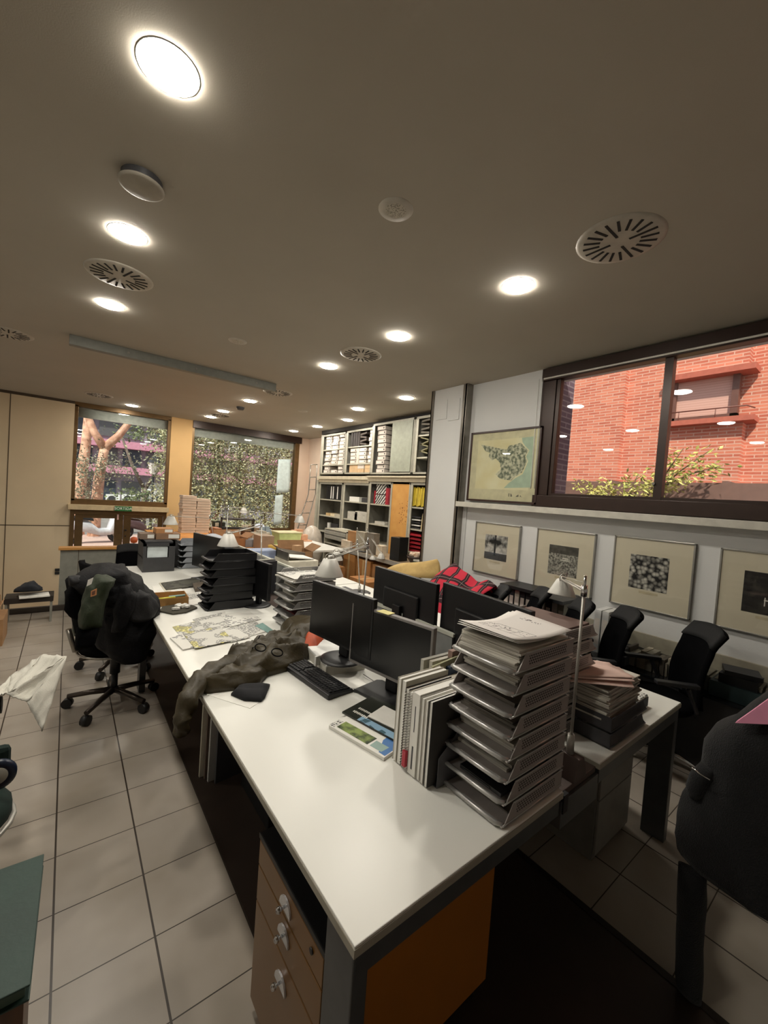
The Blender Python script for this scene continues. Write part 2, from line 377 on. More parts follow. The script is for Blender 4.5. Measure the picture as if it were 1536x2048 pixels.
# ---------------------------------------------------------------- ceiling fittings
lampm = emis('lamp diffuser', LAMPCOL, LAMP)
Lw = MB(); Lw.lathe([(.0975, -.0012), (.1015, -.0015), (.1015, 0), (.0975, 0)], n=32)
rows = [('left row', [(.228, 1.70), (.228, 2.945), (.228, 4.21), (.94, 9.43)], ['nearest', 'second', 'third', 'farthest']),
        ('middle row', [(2.28, 1.665), (2.28, 2.89), (2.29, 4.14), (2.34, 6.82), (2.32, 8.22), (2.34, 9.17)], ['nearest', 'second', 'third', 'fourth', 'fifth', 'farthest']),
        ('right row by the cabinets', [(3.77, 4.49), (3.77, 5.72), (4.21, 6.72), (4.24, 7.99), (4.23, 9.16)], ['nearest', 'second', 'third', 'fourth', 'farthest'])]
L0 = None
for rn, ps, od in rows:
    for (x, y), q in zip(ps, od):
        lb = 'round glowing ceiling downlight, %s of the %s' % (q, rn)
        if L0 is None:
            L0 = thing('ceiling_light', lb, 'ceiling light', (x, y, C), 0, 'round ceiling downlights')
            Lw.build('trim_ring', M_white, L0)
            MB().lathe([(.0985, -.0004), (.098, -.003), (.09, -.008), (.06, -.013), (.03, -.015), (.0005, -.0155)], n=32).build('diffuser', lampm, L0)
        else: copy_tree(L0, (x, y, C), label=lb)
# unseen downlights, out of view on the left
for x, y in ((-1.8, 1.7), (-1.8, 4.2), (-1.8, 6.8)):
    copy_tree(L0, (x, y, C), label='unseen round glowing ceiling downlight, out of view on the left')
# swirl air diffusers
VD = None
M_vent = mat('vent white', 'aea799', .5); M_slot = mat('vent slot', '1a1815', .8)
def vent(x, y, lb):
    global VD
    if VD is None:
        VD = thing('air_vent', lb, 'vent', (x, y, C), 0, 'round swirl vents in the ceiling')
        MB().lathe([(.0005, -.010), (.17, -.010), (.195, -.006), (.212, -.001), (.212, 0)], n=40).build('vent_plate', M_vent, VD)
        s = MB()
        for i in range(20):
            a = 2*pi*i/20
            r_in = .045 if i % 5 == 0 else .095
            s.T = Matrix.Rotation(a, 4, 'Z') @ Matrix.Rotation(.0, 4, 'Y')
            s.cb(((r_in+.175)/2, 0.006, -.0105), (.175-r_in, .013, .004))
        s.T = None
        s.build('vent_slots', M_slot, VD)
    else: copy_tree(VD, (x, y, C), rz=rnd.random(), label=lb)
for x, y, lb in ((2.253, 1.03, 'nearest round slotted air vent in the ceiling, by the right window'), (.24, 3.57, 'round slotted air vent between the second and third left downlights'),
                 (2.32, 3.54, 'round slotted air vent before the third middle downlight'), (2.41, 5.84, 'round slotted air vent at the right end of the projection screen'),
                 (-.55, 5.93, 'round slotted air vent at the far left edge of the ceiling'), (.38, 8.87, 'round slotted air vent above the far left window'), (2.40, 8.73, 'round slotted air vent among the farthest middle downlights')):
    vent(x, y, lb)
# speaker grilles, smoke detectors
M_grille = None
def grille_mat():
    k = NT('speaker grille'); vo = k.n('ShaderNodeTexVoronoi'); vo.inputs['Scale'].default_value = 160; k.L(k.obj(), vo.inputs[0])
    k.L(k.mix(k.math('LESS_THAN', vo.outputs[0], .38), s2l('b4ad9c'), s2l('5c564b')), k.b.inputs['Base Color']); return k.m
sp = thing('ceiling_speaker', 'round perforated ceiling speaker near the middle of the ceiling', 'speaker', (1.25, 1.68, C), 0, 'ceiling speakers')
MB().lathe([(.052, -.006), (.085, -.004), (.088, 0)], n=32).build('ring', M_vent, sp); MB().lathe([(.0005, -.007), (.04, -.007), (.054, -.005)], n=32).build('grille', grille_mat(), sp)
copy_tree(sp, (1.28, 4.19, C), label='round ceiling speaker in front of the projection screen')
copy_tree(sp, (3.27, 6.75, C), label='round ceiling speaker between middle and right downlights, far back')
sm = thing('smoke_detector', 'plain white round disc hanging just under ceiling between left downlights', 'detector', (.23, 2.37, C))
MB().lathe([(.0005, -.045), (.085, -.045), (.098, -.040), (.098, -.034), (.085, -.033)], n=36).build('cover_disc', mat('detector white', '9a9385', .6), sm)
MB().lathe([(.085, -.034), (.088, -.0), ], n=36).build('base_ring', M_dgrey, sm)
sm2 = thing('smoke_detector', 'small smoke detector among the farthest middle downlights', 'detector', (2.41, 7.5, C))
MB().lathe([(.0005, -.05), (.05, -.05), (.07, -.02), (.07, 0)], n=24).build('cover_disc', M_dgrey, sm2)
# projection screen box on the ceiling
sc = thing('projection_screen', 'long grey projector screen casing fixed to the ceiling', 'screen', (1.08, 5.40, C))
MB().box(-1.12, 1.12, -.0, .085, -.10, 0).build('casing', mat('screen casing', '77776f', .5, .2), sc, bevel=.004)
MB().box(-1.13, 1.13, .02, .03, -.35, -.10).build('roller_cloth', mat('screen cloth', 'b9ae9c', .8), sc)
for x in (-.6, .1, .85): MB().cyl((x, -.004, -.05), (x, .0, -.05), .012, n=10).build('bracket', M_steel, sc)
for o in list(sc.children):
    if o.name.startswith('roller_cloth'): bpy.data.objects.remove(o)
# ---------------------------------------------------------------- outside, right: brick house
bh = thing('brick_building', 'orange brick apartment house with shuttered corner window, outside right window', 'building', (9, 0, 0))
MB().box(.35, 1.2, -6, 12, -1, 9).build('facade', M_brick, bh)
MB().box(-.02, .4, 3.74, 14, -1, 9).build('side_wing', M_brick, bh)
b = MB(); b.box(.12, .4, 1.83, 3.74, -1, 3.44); b.box(.12, .4, 2.95, 3.74, 3.44, 4.36); b.box(.12, .4, 1.83, 3.74, 4.36, 9)
b.build('bay_front', M_brick, bh)
B(-.06, .30, 1.66, 2.95, 3.44, 3.53).build('bay_band', mat('brick ledge', 'b5604c', .8), bh); B(-.06, .30, 1.70, 3.0, 4.30, 4.40).build('bay_band', MATS['brick ledge'], bh)
k = NT('roller slats'); X, Y, Z = k.sep(); wv = k.math('FRACT', k.math('MULTIPLY', Z, 22)); k.L(k.mix(k.ramp(wv, .0, .9), s2l('c09080'), s2l('d3a595')), k.b.inputs['Base Color'])
wnd = MB().box(.20, .26, 2.02, 2.86, 3.62, 4.30).build('shutter', k.m, bh)
MB().box(.14, .27, 1.93, 2.03, 3.55, 4.3).box(.14, .27, 2.86, 2.93, 3.55, 4.3).box(.14, .27, 1.93, 2.9, 3.54, 3.62).build('window_frame', mat('brown window frame', '6b4438', .5), bh)
MB().tube([(.0, 2.9, 3.70), (.0, 1.78, 3.70), (.25, 1.72, 3.70)], .012).tube([(0, 2.2, 3.52), (0, 2.2, 3.70)], .008).tube([(0, 2.75, 3.52), (0, 2.75, 3.7)], .008).build('railing', mat('rail brown', '7a4a3e', .5), bh)
# pergola beam band
pg = thing('pergola', 'dark brown timber pergola edge outside the right window', 'pergola', (6.2, 0, 0))
MB().box(0, .12, -6, 5, 1.93, 2.165).build('beam', mat('pergola timber', '7a5a50', .8), pg)
MB().box(.02, .08, -6, 5, 1.2, 1.93).build('fence_panel', mat('fence timber', '93706a', .8), pg)
for i in range(11): MB().box(.12, 1.5, 3.6-i*.45, 3.66-i*.45, 2.10, 2.20).build('rafter', MATS['pergola timber'], pg)
# leafy branches
def leaf_mat(name, a, b_):
    k = NT(name); k.L(k.mix(k.ramp(k.noise(7, 2), .35, .65), s2l(a), s2l(b_)), k.b.inputs['Base Color']); k.b.inputs['Roughness'].default_value = .5
    return k.m
def leaves(mb, pts, L, W, rr):
    for p in pts:
        d = Vector((rr.uniform(-1, 1), rr.uniform(-1, 1), rr.uniform(-.7, .5))).normalized(); s_ = d.orthogonal().normalized()
        q = Matrix.Rotation(rr.uniform(0, 6.28), 3, d) @ s_; l = L*rr.uniform(.6, 1.2); w_ = W*rr.uniform(.6, 1.2); nrm = d.cross(q)
        p = Vector(p); mb.add([p, p+d*l*.45+q*w_+nrm*l*.06, p+d*l, p+d*l*.45-q*w_+nrm*l*.06], [(0, 1, 2), (0, 2, 3)])
sh = thing('leafy_shrub', 'yellow green leafy shrub growing over the pergola outside right window', 'shrub', (5.95, 2.2, 1.2))
br = MB(); pts = []
rr = random.Random(3)
for (y0, z0, y1, z1) in ((2.0, 2.0, 1.45, 2.5), (2.1, 1.9, 1.9, 2.3), (2.4, 1.9, 2.6, 2.12), (2.6, 1.9, 2.95, 2.1), (2.3, 1.9, 2.2, 2.25), (1.9, 2.1, 1.35, 2.35), (2.0, 2.0, 1.7, 2.55)):
    a = Vector((6.1, y0, z0)); b_ = Vector((6.05+rr.uniform(-.15, .15), y1, z1)); br.tube([a-Vector((6.1, 2.2, 1.2)), (a+b_)/2+Vector((0, 0, .03))-Vector((6.1, 2.2, 1.2)), b_-Vector((6.1, 2.2, 1.2))], [.012, .008, .004], 6)
    for i in range(120):
        t = rr.random(); c_ = a.lerp(b_, t); pts.append(c_+Vector((rr.gauss(0, .08), rr.gauss(0, .07), rr.gauss(0, .05)))-Vector((6.1, 2.2, 1.2)))
br.tube([(0, 0, -1.2), (0, 0, .8)], .02).build('branches', mat('twig', '6b5a40', .8), sh)
lm = MB(); leaves(lm, pts, .085, .016, rr); fo = lm.build('foliage', leaf_mat('shrub leaf', 'a8b05a', 'ddd07a'), sh, fixn=False); fo['kind'] = 'stuff'

# ---------------------------------------------------------------- outside, far: street
gr = struct('ground_street', B(-30, 40, FY+.3, 60, -1.5, -.42), mat('asphalt', '8a8680', .9, nz=.1, nscale=3))
struct('ground_pavement', B(-10, 20, FY+.3, 17.5, -1.26, -.32), mat('pink paving', 'c9aca0', .9, nz=.05, nscale=8))
struct('ground_side', B(4.2, 40, -12, FY+.3, -1.5, -1.25), MATS['asphalt'])
bd = thing('street_building', 'building across the street with pink floor bands, seen through far windows', 'building', (0, 26, 0))
MB().box(-25, 40, .2, 3, -1.3, 14).build('facade', mat('facade grey', '9c929a', .8, nz=.2, nscale=.8), bd)
for z in (3.35, 2.0, 5.2): B(-25, 40, -.4, .2, z-.02, z+.36).build('floor_band', mat('pink band', 'c98a9c', .7), bd)
rr = random.Random(5)
for i in range(34):
    x = -12+i*1.1
    for z0, z1 in ((2.4, 3.3), (3.9, 5.1), (.3, 1.6)):
        c_ = rr.choice(['38404a', '5a5a5a', 'c6c2ba', '6d5546', '2c3038', 'b3a08a'])
        B(x, x+.85, .1, .2, z0, z1).build('window', mat('pane %s' % c_, c_, .3), bd)
for i in range(30): B(-12+i*1.2, -12+i*1.2+.03, -.42, -.39, 2.4, 2.9).build('railing', M_dgrey, bd)
for i, (x, z) in enumerate(((1.9, .4), (2.6, .45), (3.5, .8), (3.5, .35), (4.1, .5))):
    a = thing('air_conditioner', 'white outdoor air conditioning unit on the building across the street, %s from left' % ORD[i], 'air conditioner', (x, 25.7, z), 0, 'air conditioners across the street')
    MB().box(-.3, .3, -.15, .15, 0, .45).build('casing', M_white, a); MB().cyl((-.05, -.16, .22), (-.05, -.15, .22), .17, n=20).build('fan', M_dgrey, a)
# pale trunked tree in front of window 2
M_bark = NT('pale bark'); M_bark.L(M_bark.mix(M_bark.ramp(M_bark.noise(5, 5), .4, .6), s2l('e6b79a'), s2l('b98a70')), M_bark.b.inputs['Base Color']); M_bark = M_bark.m
def tree(name, label, loc, limbs, leafboxes, seed, nleaf, L=.14, mat_=None, bark=None):
    t = thing(name, label, 'tree', loc); rr = random.Random(seed); b = MB()
    for pts_, r in limbs: b.tube(pts_, r, 12)
    b.build('trunk', bark or M_bark, t); lm = MB(); P = []
    for (c_, s_) in leafboxes:
        for i in range(nleaf):
            v = Vector([rr.gauss(0, 1) for _ in range(3)])
            P.append(Vector(c_)+Vector((v.x*s_[0], v.y*s_[1], v.z*s_[2]))*.55)
    leaves(lm, P, L, L*.3, rr); f_ = lm.build('foliage', mat_, t, fixn=False); f_['kind'] = 'stuff'; return t
LG = leaf_mat('street leaf', '5c6048', 'a8a48a'); LG2 = leaf_mat('hedge leaf', '6f7658', 'cfcba0'); LG3 = leaf_mat('far leaf', '55643f', '8a9468')
tree('street_tree', 'pale barked forked tree outside the window above the exit', (.75, 17, -1.2),
     [([(0, 0, 0), (.03, 0, 1.5), (.1, 0, 3.0), (.22, 0, 4.0)], [.21, .18, .16, .14]), ([(.2, 0, 3.9), (-.1, 0, 4.4), (-.4, .1, 5.2), (-.5, .1, 7)], [.15, .12, .1, .08]),
      ([(.2, 0, 3.9), (.6, 0, 4.4), (1.0, 0, 5.1), (1.3, 0, 7)], [.15, .12, .1, .07]), ([(-.4, .5, 0), (-.45, .5, 2.0), (-.3, .5, 4), (-.2, .5, 7)], [.22, .2, .15, .1])],
     [((-.4, -.5, 3.2), (.7, .5, .5)), ((.5, -.5, 3.3), (1.0, .5, .5)), ((-.4, -.5, 2.2), (.4, .5, .8)), ((.4, .3, 6), (1.6, .5, .7)), ((1.9, 0, 4.9), (.8, .4, .4))], 11, 700, .085, LG)
tree('street_tree', 'thin forked tree behind the pale one, right side of the window above the exit', (2.6, 20, -1.2),
     [([(0, 0, 0), (0, 0, 2.6)], [.13, .1]), ([(0, 0, 2.5), (-.5, 0, 3.5), (-.9, 0, 4.6)], [.08, .06, .04]), ([(0, 0, 2.5), (.6, 0, 3.7), (1.0, 0, 5.2)], [.08, .06, .04])],
     [((0, 0, 4.9), (1.2, .5, .5)), ((-.2, -.4, 2.2), (1.1, .4, .35))], 12, 360, .15, LG3, mat('grey bark', '6f6157', .9))
hp = [((x, 0, z), (.5, .3, .6)) for x in (-.1, .3, 1.1, 1.9, 2.7, 3.5, 4.4) for z in (1.5, 2.5, 3.4, 4.3)]
tree('hedge_tree', 'dense glossy leaved tree filling the big far window', (2.6, 13.6, -1.2),
     [([(x, .1, 0), (x+.1, .1, 2.5), (x-.1, .1, 5)], [.05, .04, .03]) for x in (.4, 1.2, 1.9, 2.8, 3.6)], hp, 13, 1500, .085, LG2, mat('brown stem', '6a5035', .9))
# street lantern
ln = thing('street_lantern', 'white glass street lantern outside the window above the exit', 'street lamp', (2.05, 14.2, -1.2))
MB().cyl((0, 0, 0), (0, 0, 3.1), .05, .035).build('post', M_black, ln)
MB().lathe([(.08, 3.1), (.16, 3.45)], n=6, smooth=False).build('lamp_glass', mat('lantern glass', 'd8d0cc', .3), ln); MB().lathe([(.17, 3.45), (.12, 3.55), (.02, 3.68), (.0005, 3.7)], n=6, smooth=False).build('lamp_cap', M_dgrey, ln)
# parked scooters and car
def scooter(loc, rz, c, lb):
    s = thing('motor_scooter', lb, 'scooter', loc, rz)
    for x in (-.6, .6):
        w_ = MB().lathe([(.16, -.05), (.25, -.05), (.27, 0), (.25, .05), (.16, .05), (.16, -.05)], (x, 0, .27), 20, R=Matrix.Rotation(pi/2, 3, 'X')).build('wheel', M_black, s)
        MB().lathe([(.03, -.03), (.16, -.02), (.16, .02), (.03, .03)], (x, 0, .27), 16, R=Matrix.Rotation(pi/2, 3, 'X')).build('rim', M_steel, w_)
    bm_ = mat('scooter %s' % c, c, .3)
    MB().loft([[(x, y*w_, z+h*dz) for (y, dz) in ((-1, -1), (1, -1), (1, .4), (.5, 1), (-.5, 1), (-1, .4))] for x, w_, z, h in ((-.85, .05, .62, .05), (-.6, .14, .58, .15), (-.2, .14, .5, .18), (.05, .16, .35, .1), (.35, .16, .35, .1), (.48, .18, .6, .3), (.6, .12, .8, .25), (.62, .04, .9, .1))]).build('body', bm_, s)
    MB().loft([[(x, y*w_, z+h*dz) for (y, dz) in ((-1, -1), (1, -1), (.8, 1), (-.8, 1))] for x, w_, z, h in ((-.8, .1, .78, .03), (-.5, .14, .78, .05), (-.1, .12, .72, .04))]).build('saddle', M_black, s)
    MB().tube([(.62, 0, .27), (.5, 0, .95), (.45, 0, 1.02)], .025).tube([(.42, -.33, 1.04), (.45, 0, 1.02), (.42, .33, 1.04)], .015).build('handlebar', M_black, s)
    return s
scooter((.72, 15.2, -.32), .35, 'c8c8cc', 'grey motor scooter parked outside the left glazed door leaf')
scooter((2.15, 16.2, -.32), .3, '5a4648', 'dark motor scooter parked outside the right glazed door leaf')
scooter((3.7, 14.9, -.32), .4, 'b94a2c', 'red motor scooter parked right of the dark one outside the door')
# ================================================================= furniture materials
M_desk = mat('white desk laminate', 'e4e3dc', .32, nz=.01, nscale=3, spec=.5)
M_edge = mat('grey desk edge', '9a9587', .5)
M_frame = mat('grey steel frame', '5d5f60', .4, .5)
M_lid = mat('brown grey channel lid', '5a4d48', .5, .2)
M_paper = mat('white paper', 'e3e1da', .8, nz=.02, nscale=20)
M_card = mat('cardboard', 'a97d54', .85, nz=.05, nscale=8)
M_kraft = mat('kraft card', 'a67c46', .8)
M_tray = mat('silver tray', 'a3a29f', .35, .5)
M_fabric = mat('black fabric', '08080a', .95, nz=.1, bump=.2, bscale=220, spec=.06)
M_alu = mat('brushed aluminium', 'b9b6ae', .38, .5)
M_lampsh = mat('lamp shade aluminium', 'c9c7c0', .45, .15)
M_screen = mat('monitor screen', '0a0a0c', .28, nz=0)
def perf_mat(name, col, sx, sy, sz, r=.3, rough=.45, metal=.15, band=(.07, .29, .014, .046), dark=None):
    """metal sheet with round perforations in rows, transparent, or with their inner shade painted where dark is set; s* = holes per metre along each axis, 0 = axis unused"""
    k = NT(name); X, Y, Z = k.sep(); k.b.inputs['Base Color'].default_value = s2l(col); k.b.inputs['Roughness'].default_value = rough; k.b.inputs['Metallic'].default_value = metal
    a = k.math('MULTIPLY', X if sx else Y, sx or sy); b_ = k.math('MULTIPLY', Z, sz)
    row = k.math('FLOOR', b_); a = k.math('ADD', a, k.math('MULTIPLY', row, .5))
    fa = k.math('SUBTRACT', k.math('FRACT', a), .5); fb = k.math('SUBTRACT', k.math('FRACT', b_), .5)
    d = k.math('SQRT', k.math('ADD', k.math('MULTIPLY', fa, fa), k.math('MULTIPLY', fb, fb)))
    hole = k.math('LESS_THAN', d, r)
    for v_, i0 in ((X, 0), (Z, 2)): hole = k.math('MULTIPLY', hole, k.math('MULTIPLY', k.math('GREATER_THAN', v_, band[i0]), k.math('LESS_THAN', v_, band[i0+1])))
    if dark: k.L(k.mix(hole, s2l(col), s2l(dark)), k.b.inputs['Base Color']); return k.m  # holes stay closed, their inner shade is painted as dark dots
    tr = k.n('ShaderNodeBsdfTransparent'); mx = k.n('ShaderNodeMixShader'); k.L(hole, mx.inputs[0]); k.L(k.b.outputs[0], mx.inputs[1]); k.L(tr.outputs[0], mx.inputs[2]); k.L(mx.outputs[0], k.o.inputs[0])
    return k.m
M_perf = perf_mat('perforated silver', '8f8e8c', 85, 0, 110, .33)
M_perfD = perf_mat('perforated dark', '5c5a5a', 85, 0, 110, .33)
def print_mat(name, ink='555555', paper='dedcd5', sx=40, sy=85, cut=.5, tint=None, axis=0, seed=0.0):
    """printed sheet: rows of broken dark dashes plus blank margins and blocks"""
    k = NT(name); mp = k.n('ShaderNodeMapping'); k.L(k.obj(), mp.inputs[0]); mp.inputs['Location'].default_value = (seed, seed*.7, 0)
    sp_ = k.n('ShaderNodeSeparateXYZ'); k.L(mp.outputs[0], sp_.inputs[0]); U, V = (sp_.outputs[0], sp_.outputs[1]) if axis == 0 else (sp_.outputs[1], sp_.outputs[0])
    row = k.math('FLOOR', k.math('MULTIPLY', V, sy)); fr_ = k.math('FRACT', k.math('MULTIPLY', V, sy))
    cm = k.n('ShaderNodeCombineXYZ'); k.L(k.math('MULTIPLY', U, sx), cm.inputs[0]); k.L(k.math('MULTIPLY', row, 7.31), cm.inputs[1])
    n1 = k.n('ShaderNodeTexNoise'); n1.inputs['Scale'].default_value = 1.5; n1.inputs['Detail'].default_value = 3; k.L(cm.outputs[0], n1.inputs['Vector'])
    blk = k.noise(9, 0, mp.outputs[0])
    ink_ = k.math('MULTIPLY', k.math('MULTIPLY', k.math('GREATER_THAN', n1.outputs[0], cut), k.math('LESS_THAN', fr_, .55)), k.math('GREATER_THAN', blk, .45))
    base = s2l(paper)
    if tint:
        base = k.mix(k.math('GREATER_THAN', k.noise(9, 0, mp.outputs[0]), .60), base, s2l(tint))
    k.L(k.mix(ink_, base, s2l(ink)), k.b.inputs['Base Color']); k.b.inputs['Roughness'].default_value = .8; return k.m
M_doc = print_mat('printed document', paper='cfcdc6', ink='4a4a4a', cut=.47); M_doc2 = print_mat('printed form yellow marks', tint='d8d08a', seed=3.1, cut=.45, paper='cbc9c2'); M_doc3 = print_mat('technical drawing', '666666', sx=20, sy=45, cut=.5, seed=1.7, paper='d4d2cb')
def edge_mat(name, c1, c2, n_=500):
    k = NT(name); X, Y, Z = k.sep(); cm = k.n('ShaderNodeCombineXYZ'); k.L(k.math('MULTIPLY', Z, n_), cm.inputs[2]); k.L(k.math('MULTIPLY', X, 6), cm.inputs[0]); k.L(k.math('MULTIPLY', Y, 6), cm.inputs[1])
    k.L(k.mix(k.ramp(k.noise(1, 2, cm.outputs[0]), .35, .65), s2l(c1), s2l(c2)), k.b.inputs['Base Color']); k.b.inputs['Roughness'].default_value = .85; return k.m
M_stack = edge_mat('paper stack edges', 'd9d5ca', '8f8a80')
M_stack2 = edge_mat('dark paper stack edges', '8a8378', '3f3b36')

# ================================================================= desks
def desk(x0, x1, y0, y1, label, legs, name='office_desk'):
    t = thing(name, label, 'desk', ((x0+x1)/2, (y0+y1)/2, 0), 0, 'white desks of the long desk island'); a = (x1-x0)/2; b_ = (y1-y0)/2
    MB().box(-a, a, -b_, b_, .716, .740).build('desktop', M_desk, t, bevel=.002)
    MB().box(-a-.002, a+.002, -b_-.002, b_+.002, .714, .734).build('edge_band', M_edge, t)
    MB().box(-a+.01, a-.01, -b_+.004, -b_+.03, .655, .713).box(-a+.01, a-.01, b_-.03, b_-.004, .655, .713).box(-a+.12, -a+.15, -b_+.03, b_-.03, .66, .713).box(a-.15, a-.12, -b_+.03, b_-.03, .66, .713).build('frame', M_frame, t)
    for sx, sy in legs:
        x = sx*(a-.024); y = sy*(b_-.06)
        MB().box(x-.022, x+.022, y-.055, y+.055, 0, .713).build('leg', M_frame, t, bevel=.003)
    return t
desk(.513, 1.365, .648, 2.085, 'nearest white desk on the left side of the island, mostly bare', ((-1, -1), (1, 1)))
desk(.503, 1.365, 2.105, 3.62, 'second white desk on the left side, with loose printed documents', ((1, -1), (1, 1)))
desk(.503, 1.365, 3.64, 5.20, 'farthest white desk on the left side, holding the black box cabinet', ((-1, -1), (-1, 1), (1, 1)))
desk(1.64, 2.557, .648, 2.085, 'nearest white desk on the right side, with tall tray stack and paper pile', ((1, -1), (-1, 1)))
desk(1.64, 2.557, 2.105, 3.62, 'second white desk on the right side, behind the two black monitor backs', ((1, -1), (1, 1)))
desk(1.64, 2.557, 3.64, 5.20, 'farthest white desk on the right side, with blue folders and boxes', ((1, 1), (-1, 1)))
ch = thing('cable_channel', 'brown grey cable channel with lids running between the two desk rows', 'cable channel', (1.5025, 0, 0))
for i, (a, b_) in enumerate(((.66, 2.08), (2.10, 3.61), (3.64, 5.18))): MB().box(-.132, .132, a, b_, .700, .722).build('lid', M_lid, ch, bevel=.002)
MB().box(-.135, .135, .65, 5.19, .60, .698).build('duct', M_frame, ch)
MB().box(-.13, -.10, .645, .70, .655, .72).build('end_cap', M_black, ch)
clampm = MB().ext([(-.045, .722), (.045, .722), (.018, .80), (-.018, .80)], 'Y', .655, 1.0)
clampm.build('lamp_rail', M_lid, ch, bevel=.002)
dv = thing('desk_divider', 'thin pale grey screen panel standing between the desk rows behind monitors', 'divider', (1.635, 0, .74))
MB().box(-.008, .008, 1.42, 5.15, .0, .245).build('panel', mat('divider grey', '8c8e8c', .5), dv)
MB().box(-.012, .012, 1.41, 5.16, .245, .262).build('top_rail', mat('divider rail', 'c9cabd', .4), dv)

# brown three drawer pedestal
pd = thing('drawer_pedestal', 'brown veneered pedestal with three drawers under the nearest desk corner', 'drawer unit', (.86, .985, 0))
M_ven = mat('brown lacquer veneer', '6e4c20', .3, .05, nz=.05, nscale=5); M_ven2 = mat('ochre veneer side', 'a8661c', .5, nz=.05, nscale=4)
MB().box(-.315, .345, -.205, .205, .05, .575).build('carcass', M_ven2, pd)
MB().box(-.335, .345, -.212, .212, .577, .592).build('top_panel', M_black, pd)
for z0, z1 in ((.05, .375), (.38, .492), (.497, .575)):
    q = MB().box(-.335, -.316, -.205, .205, z0, z1).build('drawer', M_ven, pd, bevel=.002)
for z in (.532, .448, .310):
    MB().ext([(.034*cos(a), z-.012+.034*sin(a)*1.1) for a in [pi*i/12 for i in range(13)]], 'X', -.341, -.336).build('knob_plate', mat('polished plate', 'd8dade', .2, .7), pd)
    MB().cyl((-.341, 0, z), (-.356, 0, z), .004).lathe([(.0005, -.009), (.007, -.006), (.009, 0), (.007, .006), (.0005, .009)], (-.358, 0, z), 16).build('knob', M_chrome, pd)
MB().cyl((-.336, -.15, .545), (-.339, -.15, .545), .008).build('lock', M_black, pd)
for x in (-.28, .3):
    for y in (-.17, .17): MB().cyl((x, y, 0), (x, y, .05), .02).build('caster', M_black, pd)
# grey pedestal under right desk
pg2 = thing('drawer_pedestal', 'grey metal pedestal under the right desk near its front leg', 'drawer unit', (2.27, 1.13, 0))
MB().box(-.20, .20, -.31, .35, .0, .60).build('carcass', mat('grey pedestal', '77746d', .5, .2), pg2, bevel=.004)
for z0, z1 in ((.03, .3), (.305, .44), (.445, .585)): MB().box(-.19, .19, -.322, -.31, z0, z1).build('drawer', mat('pale grey drawer', '8f8b83', .4, .2), pg2, bevel=.002)
# boards leaning beneath the left desk
for i, (y, c_, lb, x, hh) in enumerate(((2.40, 'b9b4a4', 'pale board standing on edge under the left desk', .66, .58), (2.37, '5a4a40', 'dark brown board standing on edge under the left desk', .68, .55), (2.335, 'a8a8a4', 'grey board standing on edge under the left desk', .69, .56), (2.30, '3a3a3c', 'charcoal board standing on edge under the left desk, nearest the camera', .72, .52))):
    tag(MB().box(0, .55, -.008, .008, 0, hh).build('drawing_board', mat('board '+c_, c_, .7), loc=(x, y, .0), rz=.04*i), lb, 'board', 'boards under the left desk')
tag(MB().box(-.16, .16, -.2, .2, 0, .42).box(-.165, .165, -.205, .205, .40, .43).build('storage_box', M_black, loc=(1.0, 2.02, 0), bevel=.006), 'black storage box on the floor under the nearest left desk', 'box')

# ================================================================= letter trays
def tray_parts(t, z, m, mp, W=.25, D=.34, h=.05, lip=True, rail=None):
    """open side faces local -X; tray floor at z, width along Y, depth along X"""
    w_ = W/2
    b_ = MB(); b_.box(0, D, -w_, w_, z, z+.004)
    b_.box(D-.003, D, -w_, w_, z, z+h)
    o = b_.build('tray_base', m, t)
    for s_ in (-1, 1):
        y0, y1 = (s_*w_, s_*(w_-.003))
        q = MB().ext([(.015, z+.004), (D, z+.004), (D, z+h), (.055, z+h)], 'Y', min(y0, y1), max(y0, y1)); q.build('side_panel', mp, t)
        MB().tube([(.004, s_*w_, z+.004), (D, s_*w_, z+.004)], .003, 6).tube([(.055, s_*w_, z+h), (D, s_*w_, z+h)], .0025, 6).build('side_rail', rail or m, t)
    if lip: MB().tube([(.01, w_-.005, z+.004), (-.004, w_-.02, z+.006), (-.006, 0, z+.006), (-.004, -w_+.02, z+.006), (.01, -w_+.005, z+.004)], .0075, 8).build('front_lip', rail or m, t)
def tray_stack(loc, rz, n, pitch, label, m, mp, W, D, h=.05, jit=.0, group='letter tray stacks', rail=None, seed=1):
    """each tray of the stack a thing of its own"""
    rr = random.Random(seed); T = []; first = None
    for i in range(n):
        p = Vector(loc)+Vector((rr.uniform(-jit, jit), rr.uniform(-jit, jit), i*pitch))
        pos = 'bottom' if i == 0 else 'top' if i == n-1 else ORD[i]+' from the bottom'
        lb = label % pos
        if first is None:
            first = thing('letter_tray', lb, 'letter tray', p, rz, group); tray_parts(first, 0, m, mp, W, D, h, rail=rail); T.append(first)
        else: T.append(copy_tree(first, p, rz, lb))
    return T
def paper_pile(loc, rz, w_, d, h, label, m=None, name='paper_pile', mtop=None, parent=None):
    rr = random.Random(int(loc[0]*977+loc[1]*331+loc[2]*77)); b_ = MB(); z = 0; n = max(1, int(h/.007))
    for i in range(n):
        ww = w_*rr.uniform(.9, 1); dd = d*rr.uniform(.92, 1); b_.cb((rr.uniform(-.006, .006), rr.uniform(-.006, .006), h*(i+.5)/n), (ww, dd, h/n*.96), rz=rr.uniform(-.03, .03))
    mats = [m or M_stack]
    if mtop: b_.m = 1; b_.cb((0, 0, h+.0012), (w_*.97, d*.97, .002)); mats.append(mtop)
    o = b_.build(name, mats, loc=loc, rz=rz); return tag(o, label, 'papers')
